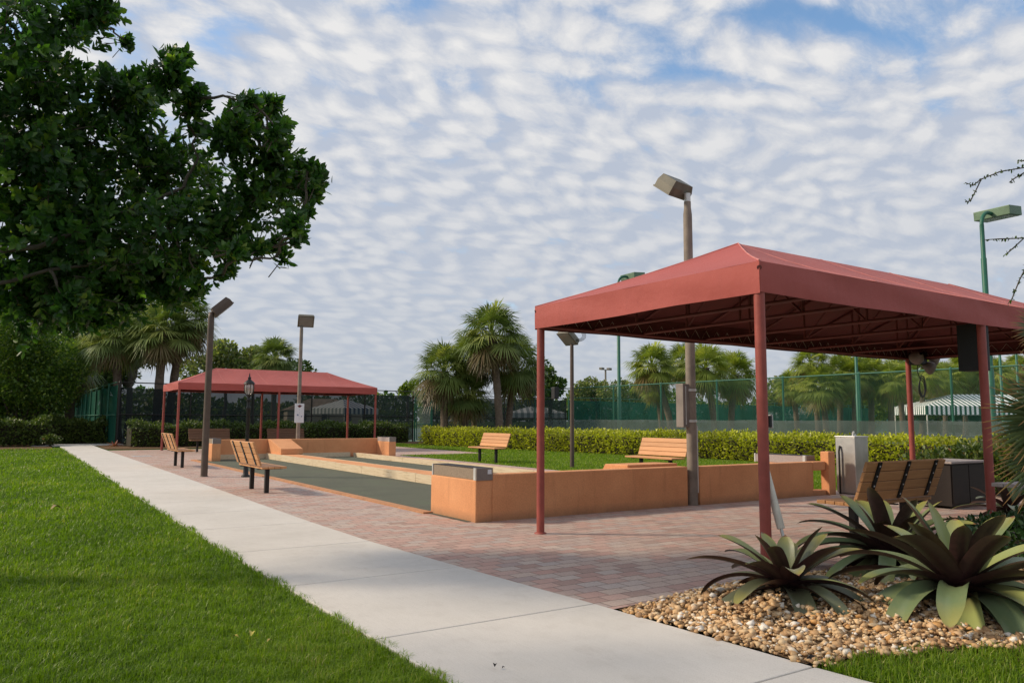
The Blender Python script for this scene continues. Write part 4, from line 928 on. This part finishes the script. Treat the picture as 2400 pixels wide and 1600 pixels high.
def house(label, loc, rz, w, d, h, rh):
    t = thing('house', label, 'house', loc, rz)
    MB().span(-w / 2, w / 2, -d / 2, d / 2, 0, h).build('wall', M['beige'], t); e = .5
    b = MB(); b.add([(-w / 2 - e, -d / 2 - e, h), (w / 2 + e, -d / 2 - e, h), (w / 2 + e, d / 2 + e, h), (-w / 2 - e, d / 2 + e, h), (-w / 2 + d / 2, 0, h + rh), (w / 2 - d / 2, 0, h + rh)], [[0, 1, 5, 4], [1, 2, 5], [2, 3, 4, 5], [3, 0, 4], [3, 2, 1, 0]]); b.build('roof', M['rooftile'], t)
    for x in (-w * .3, 0, w * .3): MB().box((x, -d / 2 - .02, h * .55), (1.4, .06, 1.3)).build('window', M['blackplastic'], t)
M['beige'] = plain('beige_render', (.50, .43, .34), .9); M['rooftile'] = plain('clay_tile', (.34, .25, .19), .85, 0, .2, 1)
q = at(755, 985, 150); house('beige house with tiled hip roof far behind the dark fence', (q.x, q.y, 0), R_(-12), 14, 9, 3.0, 2.3)

# ================================================================== HEDGES AND GROUND PLANTS
hedge('long clipped yellow green hedge between the lawn and the tennis fence', [(19.6, 37.6), (20.7, 28), (22.0, 19), (22.5, 10), (22.3, 1)], 1.5, .80, 46000, .10, 'hedgeleaf', wob=.05)
hedge('dark clipped hedge behind the far canopy below the dark fence', [(5.0, 40.6), (9, 40.9), (20.2, 42.3)], 1.3, 1.0, 15000, .12, 'darkhedge', seed=5, wob=.09)
hedge('rounded dark hedge along the far left bed beneath the trees', [(-7, 44), (-1, 43.6), (1.9, 43.9)], 1.5, 1.15, 9000, .15, 'darkhedge', seed=6, wob=.12)
hedge('hedge with reddish tips closing the view at the end of the path', [(1.9, 46.2), (5.0, 46.3)], 1.4, 1.15, 5200, .14, 'darkhedge', seed=8, wob=.12)
def rosette(name, label, loc, n, L, W, seed, group, cat='bromeliad', mat='bromeliad', spread=1., mound=True, rz=0., up0=80., upr=96.):
    """strap-leaf rosette: channelled arching leaves, one mesh each"""
    r = np.random.default_rng(seed); t = thing(name, label, cat, loc, rz, group)
    for i in range(n):
        f = (i + .5) / n; az = i * 2.39996 + r.uniform(-.25, .25); e = math.radians(up0 - upr * f ** .70 + r.uniform(-7, 7))
        l = L * min(1., .62 + 1.0 * f) * r.uniform(.86, 1.14); w = W * r.uniform(.85, 1.12) * (.85 + .25 * f); bend = math.radians((14 + 104 * f) * r.uniform(.6, 1.25)) * spread
        ns, nc = 16, 5; p = np.array([.02 * math.cos(az), .02 * math.sin(az), .04]); h = np.array([math.cos(az), math.sin(az), 0]); sd_ = np.array([-math.sin(az), math.cos(az), 0]); tw = r.uniform(-.35, .35)
        V = []; A = []; T = []; tv = r.uniform(0, 1)
        for j in range(ns + 1):
            s = j / ns; a = e - bend * s ** 1.35; d = h * math.cos(a) + np.array([0, 0, 1]) * math.sin(a); u = np.cross(d, sd_) * -1
            if u[2] < 0 and a > 0: u = -u
            u = np.cross(sd_, d); u = -u if np.dot(u, np.array([0, 0, 1])) < 0 and abs(a) < math.pi / 2 else u
            prof = (1.05 - .25 * min(1, s * 4) + .12 * math.sin(math.pi * s)) * (1 - max(0, (s - .76) / .24) ** 1.9) ** .75 if s < 1 else .015
            sw = sd_ * math.cos(tw * s) + u * math.sin(tw * s)
            for q in range(nc):
                x = (q / (nc - 1) - .5) * 2; dep = (.30 - .16 * s) * w * prof * (x * x)
                V.append(p + sw * (x * w * .5 * prof) + u * dep); A.append(s); T.append(tv)
            p = p + d * (l / ns)
        F = [[j * nc + q, j * nc + q + 1, (j + 1) * nc + q + 1, (j + 1) * nc + q] for j in range(ns) for q in range(nc - 1)]
        me = npmesh('leaf', np.array(V), np.array(F), {'along': A, 'tint': T}, True); link('leaf', me, M[mat], t)
    if mound: MB().lathe([(.13, -.1), (.125, .02), (.09, .07), (.0, .09)], 12).build('stem_base', M['twig'], t)
    return t
BG = 'large green and maroon bromeliads'
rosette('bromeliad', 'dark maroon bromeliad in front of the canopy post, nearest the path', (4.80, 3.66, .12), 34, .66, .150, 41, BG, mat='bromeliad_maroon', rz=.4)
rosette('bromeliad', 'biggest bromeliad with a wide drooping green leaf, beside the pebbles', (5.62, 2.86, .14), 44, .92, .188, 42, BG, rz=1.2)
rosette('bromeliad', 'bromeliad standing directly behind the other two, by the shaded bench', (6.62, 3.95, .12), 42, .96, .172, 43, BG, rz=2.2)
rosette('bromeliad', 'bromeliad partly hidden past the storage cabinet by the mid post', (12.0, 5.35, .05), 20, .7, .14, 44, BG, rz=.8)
# red dwarf plants by the far end of the lawn
M['redrosette'] = foliage('red_rosette', [(0, (.20, .05, .04)), (.6, (.34, .12, .09)), (1, (.38, .22, .10))], .5, .25)
for u, v, lab in ((50, 1036, 'small pink rosette plant at the lawn end, by the old bench'), (88, 1036, 'small pink rosette plant at the lawn end, nearer the path'), (10, 1036, 'small orange rosette plant at the lawn end, at the photo edge'), (268, 1046, 'brown red rosette plant at the hedge corner by the path')):
    q = gnd(u, v); rosette('bromeliad', lab, (q.x, q.y, 0), 16, .42, .06, u, 'small red rosette plants', 'bromeliad', 'redrosette', .8, False)
def shrub(label, loc, w, h, n, size, mat, seed, name='shrub', cat='shrub', group=None):
    r = np.random.default_rng(seed); t = thing(name, label, cat, loc, 0, group); rr = random.Random(seed)
    bl = [(rr.uniform(-.3, .3) * w, rr.uniform(-.3, .3) * w, h * rr.uniform(.3, .72), w * rr.uniform(.2, .3), min(1., h / w)) for _ in range(8)]
    mb = MB()
    for i, b in enumerate(bl): branch(mb, (b[0] * .15, b[1] * .15, -.05), b[:3], .02, .006, .1, 4, i)
    mb.build('stems', M['bark'], t); p, d = blob_points(bl, n, .35, r); p[:, 2] = np.abs(p[:, 2]); link('leaves', leaf_cloud('leaves', p, d, size, .5, .9, .4, None, r), M[mat], t)
    return t
shrub('dark green shrub behind the canopy mid post, right of the storage cabinet', (15.6, 7.3, 0), 2.6, 1.15, 5200, .10, 'darkhedge', 61)
shrub('dark green shrub at the right edge behind the picnic table', (17.6, 6.6, 0), 3.0, 1.2, 5000, .11, 'darkhedge', 62)
for u, v, s, lab, mt in ((20, 1032, 63, 'green fern clump beside the old dark bench', 'yellowleaf'), (140, 1037, 64, 'low bright plant at the foot of the pale palm trunk', 'yellowleaf'), (118, 1046, 65, 'dark low plant where the lawn meets the path end', 'darkhedge'), (215, 1032, 66, 'pale green low plant in front of the hedge closing the path', 'yellowleaf')):
    q = gnd(u, v); shrub(lab, (q.x, q.y, 0), .9, .6, 900, .11, mt, s)
r = np.random.default_rng(71); n = 15000; gx = r.uniform(7.4, 16, n); gy = r.uniform(1.7, 4.35, n); gk = (gy < 4.28) & (gy > 1.9 + .0 * gx); gx, gy = gx[gk], gy[gk]
hz_ = (.34 + .08 * np.sin(gx * 2.1) * np.sin(gy * 3)) * np.clip((gx - 7.2) / .8, .25, 1); gz = hz_ * r.uniform(.1, 1.05, len(gx)) ** .5
o = link('ground_cover', leaf_cloud('ground_cover', np.stack([gx, gy, gz], 1), np.tile([0, 0, 1.], (len(gx), 1)), .075, .55, .5, .2, None, r), M['ground_leaf'])
tag(o, 'low dark green ground cover under the right palm', 'ground cover', kind='stuff')

# ================================================================== PALMS
G1, G2, G3, G4 = 'palm cluster beyond the lawn', 'palms on the left by the dark fence', 'palms behind the tennis fence', 'row of palms by the striped tent'
def base(u, d): q = at(u, 985, d); return (q.x, q.y, -.03)
palm(base(1172, 41), 5.85, 2.3, 0, 'tallest palm of the cluster, with the pale leaning trunk', G1, (-.55, 0), .20, rz=.3)
palm(base(1042, 41.5), 4.0, 2.1, 1, 'left palm of the cluster with hanging yellowish fronds', G1, (-.1, 0), .20, rz=1.9)
palm(base(1088, 42), 2.75, 1.7, 2, 'shortest palm of the cluster, in front of the left one', G1, (.1, 0), .17, rz=4.)
palm(base(1190, 43), 4.5, 2.2, 2, 'dark palm at the back right of the cluster', G1, (.65, .2), .18, rz=2.6)
palm(base(1112, 43.5), 4.9, 1.9, 1, 'palm at the back of the cluster between the tall and the left one', G1, (-.1, .2), .15, rz=5.1)
palm(base(366, 40), 5.9, 2.15, 0, 'left of two tall palms beside the far canopy', G2, (.15, 0), .21, rz=.9)
palm(base(394, 41), 6.7, 2.2, 1, 'right of two tall palms beside the far canopy', G2, (.55, 0), .20, rz=3.4)
palm(base(276, 40.5), 5.6, 2.0, 2, 'shaded palm left of the tall pair with straight brown trunk', G2, (-.3, 0), .20, rz=2.2)
palm(base(163, 43.5), 4.4, 2.0, 1, 'palm with thick pale trunk at the end of the path', G2, (-.1, 0), .24, rz=5.5)
for i, (u, v, d, R, lab) in enumerate(((1528, 858, 55, 2.2, 'left palm of three behind the bare light pole'), (1652, 862, 54, 2.35, 'middle palm of three, just right of the bare light pole'), (1722, 878, 56, 2.2, 'right palm of three beside the front canopy post'), (1600, 850, 60, 2.0, 'palm peeking behind the bare light pole'), (1540, 905, 58, 1.6, 'low palm below the left of three palms'))):
    h = at(u, v, d).z; ub = {1528: 1575, 1652: 1676, 1722: 1712}.get(u, u + 12); q0 = base(ub, d); q1 = at(u, v, d); palm(q0, h, R, i % 3, lab, G3, (q1.x - q0[0], q1.y - q0[1]), .22, 'sunfrond', i * 1.3)
for i, (u, v, ub, d, R, lab) in enumerate(((1900, 850, 1918, 63, 2.1, 'tallest palm at the left of the far palm row'), (1925, 905, 1936, 61, 2.2, 'forked looking palm below the tallest of the far row'), (1858, 905, 1868, 72, 2.0, 'low palm left of the far palm row'),
        (1972, 868, 1968, 64, 2.0, 'palm just left of the tall thin green lamp pole'), (2005, 880, 2003, 62, 2.1, 'palm right behind the thin green lamp pole'), (2042, 882, 2042, 63, 2.2, 'palm with the pale bottle shaped trunk'), (2090, 892, 2088, 61, 2.1, 'palm left of the back canopy post'), (2105, 880, 2116, 66, 2.0, 'palm with a leaning trunk behind the back canopy post'),
        (2165, 875, 2160, 74, 2.4, 'palm right of the back canopy post'), (2215, 890, 2215, 80, 2.6, 'palm above the left end of the striped green tent'), (2262, 865, 2262, 82, 2.7, 'palm above the middle of the striped green tent'), (2330, 880, 2330, 80, 2.6, 'palm above the striped green tent right of the mid post'), (2385, 870, 2385, 84, 2.6, 'palm above the right end of the striped green tent'))):
    h = at(u, v, d).z; q0 = base(ub, d); q1 = at(u, v, d); palm(q0, h, R, (i + 1) % 3, lab, G4, (q1.x - q0[0], q1.y - q0[1]), .22, 'sunfrond', i * 2.1)
p = at(640, 838, 62); palm(base(640, 62), p.z, 2.2, 2, 'grey green palm top rising behind the far canopy roof', G2, (0, 0), .2, 'frond', 1.)
# near palmetto at the right edge
def fan_leaf(parent, hub, tipdir, nrm, L, seed, n=30, arc=120, src=None):
    r = np.random.default_rng(seed); V = []; F = []; A = []; T = []; d = np.array(tipdir, float); d /= np.linalg.norm(d); nn = np.array(nrm, float); s = np.cross(nn, d); s /= np.linalg.norm(s); nn = np.cross(d, s)
    for k in range(n):
        a = math.radians(-arc + 2 * arc * (k + .5) / n); ld = d * math.cos(a) + s * math.sin(a) + nn * r.uniform(-.08, .08); l = L * (1 - .2 * abs(a) / 2) * r.uniform(.85, 1.08); ws = np.cross(ld, nn); ws /= np.linalg.norm(ws); tv = r.uniform(0, 1); w = L * .055
        for j in range(5):
            q = j / 4; p = np.array(hub) + ld * l * q - np.array([0, 0, 1]) * l * .10 * q ** 3; ww = w * (.35 + 1.3 * q if q < .5 else 2. * (1 - q) + .04)
            V += [p - ws * ww * .5, p + nn * ww * .18, p + ws * ww * .5]; A += [q] * 3; T += [tv] * 3
        b = len(V) - 15; F += [[b + j * 3 + i, b + j * 3 + i + 1, b + j * 3 + i + 4, b + j * 3 + i + 3] for j in range(4) for i in range(2)]
    o = link('frond', npmesh('frond', np.array(V), np.array(F), {'along': A, 'tint': T}, True), M['palmetto'], parent)
    if src is not None: MB().tube([src, [(src[i] + hub[i]) / 2 + (.05 if i == 2 else 0) for i in range(3)], hub], [.014, .011, .008], 6).build('stalk', M['darkhedge'], o)
o5 = at(2640, 960, 4.7); t = thing('palmetto', 'near palmetto with orange tipped fan fronds at the right edge', 'palm', (o5.x, o5.y, 0))
MB().tube([(0, 0, -.05), (.02, 0, .4), (0, .02, o5.z - .1)], [.12, .10, .09], 10).build('trunk', M['palmbark'], t)
lx = -RT; src = (0, 0, o5.z - .1)
for i, (u, v, du, dv, L) in enumerate(((2478, 985, -1, .10, .50), (2455, 775, -1, -.05, .26), (2500, 930, -.8, -.5, .44), (2480, 1060, -.8, .6, .44), (2590, 850, .2, -1, .5), (2760, 900, 1, -.2, .5), (2700, 1050, .8, .6, .5))):
    h = at(u, v, 4.7 + .15 * math.sin(i * 2.)); dd = RT * du - UQ * dv - FW * .15; fan_leaf(t, (h.x - o5.x, h.y - o5.y, h.z), dd, -FW + UZ * .35 + RT * .2 * math.sin(i * 3), L, 90 + i, 56, 118, src)

# ================================================================== TREES
def px_blobs(lst, d, base_, jitter=0., seed=0):
    rr = random.Random(seed); out = []
    for u, v, rad in lst:
        dd = d + rr.uniform(-jitter, jitter); q = at(u, v, dd); out.append((q.x - base_[0], q.y - base_[1], q.z - base_[2], rad / FPX * dd))
    return out
def rosette_tree():
    """big foreground tree: limbs, twigs, and whorls of broad leaves at the twig ends"""
    b0 = Vector((-1.75, 8.9, -.03)); t = thing('broadleaf_tree', 'large dark broadleaf tree overhanging the lawn from the upper left', 'tree', b0)
    L = [(60, 90, 175), (205, 50, 70), (235, 15, 60), (120, 300, 200), (290, 235, 105), (385, 185, 58), (415, 150, 30), (300, 380, 150), (455, 250, 40), (455, 225, 30), (420, 440, 140), (560, 330, 78), (600, 268, 48), (640, 250, 26), (560, 265, 34), (655, 310, 30), (640, 365, 70), (690, 430, 48), (740, 405, 24), (735, 460, 26), (610, 470, 105), (690, 530, 36), (650, 580, 26), (530, 540, 90), (400, 545, 115), (555, 590, 36), (540, 630, 18), (180, 560, 190), (40, 560, 200), (330, 640, 85), (450, 625, 40), (500, 560, 60), (752, 418, 14), (745, 440, 14), (716, 385, 16), (668, 288, 15), (625, 236, 15), (590, 236, 14), (430, 132, 14), (405, 128, 12), (300, 100, 12), (720, 500, 16), (705, 560, 15), (668, 605, 14), (610, 585, 22), (520, 648, 14), (470, 655, 14), (470, 300, 16), (520, 300, 18), (250, 690, 90), (80, 700, 120), (470, 685, 22), (415, 690, 46), (380, 660, 60), (60, 715, 70), (170, 725, 60), (300, 715, 45), (215, 760, 35)]
    bl = px_blobs(L, 7.4, b0, .75, 3)
    off = px_blobs([(-180, 150, 270), (-220, 400, 270), (-60, -60, 150), (80, -40, 100), (-420, 150, 280), (-480, 330, 270), (-120, 600, 130)], 7.6, b0, .7, 4)
    far = px_blobs([(40, 420, 240), (-60, 250, 260), (230, 560, 150), (120, 640, 150)], 7.2, b0, .4, 5)
    off += [(-2.1 - b0.x, 6.7 - b0.y, 3.5, 1.0), (-1.15 - b0.x, 6.4 - b0.y, 3.9, .75), (-3.2 - b0.x, 7.2 - b0.y, 3.9, 1.1)]  # unseen crown lobes added to shade the near lawn and path
    B = bl + off + far; fork = Vector((.25, -.1, 1.9)); mb = MB(); branch(mb, (0, 0, -.1), fork, .22, .17, .03, 6, 1)
    heads = []
    for i, (u, v, d, r0) in enumerate(((120, 330, 7.7, .045), (430, 440, 7.4, .04), (60, 90, 7.5, .05), (300, 600, 7.3, .03), (-200, 300, 8.2, .07), (-300, -100, 8., .08), (40, 640, 8.4, .03))):
        q = at(u, v, d) - b0; heads.append(branch(mb, fork, q, r0, r0 * .35, .10, 8, 20 + i))
    allp = [p for h in heads for p in h[3:]]
    for i, b in enumerate(sorted(B, key=lambda q: (Vector(q[:3]) - fork).length)):
        c = Vector(b[:3]); p = min(allp, key=lambda x: (x - c).length); allp += branch(mb, p, c, .017, .006, .16, 6, 50 + i)[2:]
    r = np.random.default_rng(17); pos = []; dr = []; nr = []; ti = []; sz = []
    BB = np.array(B); C0 = np.array([.4, -.2, 2.9]); w = BB[:, 3] ** 1.5 * np.array([1.] * len(bl) + [.22] * len(off) + [.75] * len(far)); nt = 4300; k = np.concatenate([r.choice(len(B), nt, p=w / w.sum()), np.repeat(np.arange(len(bl)), 4)]); nt = len(k)
    dirs = unit(rand_dirs(nt, r) + np.array([.15, -.1, .25])); rad = BB[k, 3] * r.uniform(.12, 1, nt) ** .45 * np.where(r.uniform(0, 1, nt) < .16, 1.22, .92)
    tip = BB[k, :3] + dirs * rad[:, None]; tw = MB(); nv = 0
    outd = unit(dirs + .55 * unit(tip - C0) + rand_dirs(nt, r) * .35)
    for i in range(nt):
        if i % 4 == 0 and outd[i] @ unit((tip[i] - C0)[None])[0] > .45: tw.tube([tip[i] - outd[i] * .26 + np.array([0, 0, -.03]), tip[i] - outd[i] * .1, tip[i]], [.005, .004, .003], 4, False)
        m = r.integers(8, 13); a = np.arange(m) * 2.4 + r.uniform(0, 6); s = r.uniform(0, 1, m)
        ax = outd[i]; e1 = np.cross(ax, [.3, .5, .8]); e1 /= np.linalg.norm(e1); e2 = np.cross(ax, e1)
        ra = np.outer(np.cos(a), e1) + np.outer(np.sin(a), e2); dd = unit(ra * (1.15 - .55 * s)[:, None] + ax * (.35 + .7 * s)[:, None] + r.normal(0, .15, (m, 3)))
        pos.append(tip[i] - ax * (.16 * (1 - s))[:, None]); dr.append(dd); nr.append(unit(ax[None] - dd * .5 + r.normal(0, .25, (m, 3)))); base_t = r.uniform(0, .75); ti.append(np.clip(base_t + r.uniform(-.2, .25, m), 0, .985)); sz.append(r.uniform(.062, .108, m))
    pos, dr, nr, ti, sz = map(np.concatenate, (pos, dr, nr, ti, sz)); yl = r.uniform(0, 1, len(ti)) < .0012; ti[yl] = 1.
    v, f = leaf_arrays(pos, dr, nr, sz, sz * r.uniform(.44, .58, len(sz)), .22, .10)
    mb.build('trunk', M['bark'], t); tw.build('twigs', M['bark'], t); link('crown', npmesh('crown', v, f, {'tint': np.repeat(ti, 6)}), M['bigleaf'], t)
rosette_tree()
def px_tree(label, ub, d, lst, n, size, mat, trunk=.15, seed=1, jit=1., group=None, stems=1):
    q = base(ub, d); broad_tree('tree', label, q, px_blobs(lst, d, q, jit, seed), n, size, mat, group, trunk, seed, 'tree', stems)
px_tree('dense small leaved tree at the left edge beyond the lawn', 40, 41, [(0, 790, 80), (70, 800, 60), (20, 760, 45), (120, 835, 55), (165, 850, 34), (180, 872, 26), (70, 880, 75), (10, 900, 80), (130, 905, 55), (-80, 850, 120), (215, 865, 16), (150, 915, 24), (40, 950, 55), (110, 945, 45), (-60, 940, 80), (0, 985, 30)], 44000, .16, 'brightleaf', .12, 31, 1.6, None, 3)
BT = 'dark trees closing the left background'
px_tree('dark tall tree behind the path end on the left', 120, 56, [(60, 720, 110), (150, 690, 90), (200, 780, 90), (100, 830, 100), (20, 850, 110), (230, 860, 60), (-60, 760, 120), (160, 900, 60)], 17000, .34, 'treeleaf', .3, 32, 2.5, BT)
px_tree('dark tree mass behind the shaded palm', 300, 52, [(270, 720, 75), (330, 700, 60), (230, 800, 70), (310, 800, 60), (260, 860, 60), (345, 830, 30), (200, 870, 50)], 14000, .30, 'treeleaf', .25, 33, 2., BT)
px_tree('low dark tree behind the green windscreen fence', 215, 66, [(150, 880, 60), (230, 890, 50), (60, 900, 70), (100, 940, 50), (190, 930, 40)], 4500, .34, 'treeleaf', .25, 34, 2., BT)
FT = 'trees far behind the courts'
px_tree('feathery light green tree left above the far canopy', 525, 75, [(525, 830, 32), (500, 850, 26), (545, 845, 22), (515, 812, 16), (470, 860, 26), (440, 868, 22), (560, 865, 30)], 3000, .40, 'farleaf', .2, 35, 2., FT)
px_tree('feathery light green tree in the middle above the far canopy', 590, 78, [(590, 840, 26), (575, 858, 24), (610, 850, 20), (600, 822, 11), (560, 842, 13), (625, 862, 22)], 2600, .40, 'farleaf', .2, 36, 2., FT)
px_tree('small tree top showing right of the slim grey pole', 705, 70, [(690, 865, 16), (715, 862, 14), (704, 852, 8), (732, 868, 7), (700, 885, 20), (660, 880, 24)], 1500, .34, 'treeleaf', .15, 37, 1., FT)
px_tree('leafy tree beside the left post of the large canopy', 1290, 62, [(1270, 890, 30), (1300, 905, 24), (1285, 872, 14), (1255, 920, 34), (1318, 898, 10), (1275, 850, 10), (1240, 900, 30)], 3200, .30, 'treeleaf', .2, 38, 1.5, FT)
px_tree('bright small tree left of the palm cluster', 955, 70, [(955, 908, 12), (970, 900, 10), (945, 915, 10)], 600, .30, 'yellowleaf', .15, 39, 1., FT)
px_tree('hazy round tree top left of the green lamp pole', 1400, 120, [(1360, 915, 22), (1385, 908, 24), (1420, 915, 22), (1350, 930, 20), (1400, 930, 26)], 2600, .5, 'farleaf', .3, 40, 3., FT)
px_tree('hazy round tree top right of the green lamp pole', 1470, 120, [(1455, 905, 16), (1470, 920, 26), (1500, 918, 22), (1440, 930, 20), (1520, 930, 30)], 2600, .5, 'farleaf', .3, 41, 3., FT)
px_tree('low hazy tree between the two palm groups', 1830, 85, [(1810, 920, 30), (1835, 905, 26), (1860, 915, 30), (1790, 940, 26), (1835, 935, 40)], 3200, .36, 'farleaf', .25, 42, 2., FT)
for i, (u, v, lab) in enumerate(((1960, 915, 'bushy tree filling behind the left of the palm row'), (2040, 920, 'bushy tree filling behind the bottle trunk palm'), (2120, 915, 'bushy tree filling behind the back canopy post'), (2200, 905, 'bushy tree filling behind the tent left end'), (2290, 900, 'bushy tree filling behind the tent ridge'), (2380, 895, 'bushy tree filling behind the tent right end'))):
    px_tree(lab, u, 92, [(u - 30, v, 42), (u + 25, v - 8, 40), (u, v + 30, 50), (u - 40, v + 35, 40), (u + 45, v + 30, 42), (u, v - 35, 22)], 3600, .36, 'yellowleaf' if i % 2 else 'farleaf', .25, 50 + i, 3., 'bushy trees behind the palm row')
# far wood behind everything
r = np.random.default_rng(81); n = 26000; u = r.uniform(-100, 2700, n); d = r.uniform(150, 190, n); top = 932 + 14 * np.sin(u * .011 + 1) + 8 * np.sin(u * .05) + 5 * np.sin(u * .13)
vv = top + (1 - r.uniform(0, 1, n) ** 1.3) * (985 - top); pp = np.array([tuple(at(a, b_, c)) for a, b_, c in zip(u, vv, d)])
o = link('far_wood', leaf_cloud('far_wood', pp, np.tile([0, 0, 1.], (n, 1)), 1.1, .6, .3, .3, None, r), M['treeleaf']); tag(o, 'distant dark line of woodland behind the courts', 'wood', kind='stuff')
# bougainvillea sprays reaching in from the right
q0 = at(2620, 985, 5.6); t = thing('bougainvillea', 'thin leafy sprays hanging against the sky at the upper right', 'climber', (q0.x, q0.y, 0))
def spr(pts, d): return [at(u, v, d) - Vector((q0.x, q0.y, 0)) for u, v in pts]
root = [Vector((0, 0, -.05)), Vector((.03, 0, 1.2)), at(2610, 420, 5.6) - Vector((q0.x, q0.y, 0))]; MB().tube(root, [.035, .028, .018], 8).build('stem', M['bark'], t)
LP = []; LD = []
for pts in ([(2600, 400), (2480, 380), (2400, 393), (2345, 402), (2300, 420), (2280, 435), (2262, 428)], [(2300, 420), (2288, 445), (2275, 470), (2262, 474)], [(2600, 410), (2450, 400), (2400, 405), (2375, 420), (2365, 428)], [(2610, 520), (2480, 565), (2400, 558), (2340, 560), (2308, 562)], [(2400, 558), (2385, 572), (2365, 590), (2356, 596)], [(2610, 560), (2470, 600), (2410, 615), (2390, 655), (2372, 700), (2362, 712)], [(2600, 350), (2480, 372), (2400, 377), (2384, 378)]):
    P = spr(pts, 5.6); MB().tube(P, [.0045] * (len(P) - 1) + [.0025], 5).build('spray', M['bark'], t)
    for a, b in zip(P[1:], P[2:]):
        m = int((b - a).length / .016) + 2
        for i in range(m): LP.append(a.lerp(b, (i + random.random()) / m)); LD.append(rand_dirs(1)[0])
top = root[-1]
for i in range(1100):
    d = rand_dirs(1)[0]; LP.append(top + Vector((d[0] * .3, d[1] * .3, d[2] * .42 - .05)) * random.random() ** .5 + RT * .12); LD.append(d)
LP = np.array([tuple(p) for p in LP]); LD = np.array(LD)
link('leaves', leaf_cloud('leaves', LP, LD, .026, .5, .6, -.1), M['treeleaf'], t)
q1 = at(2352, 2, 5.2)
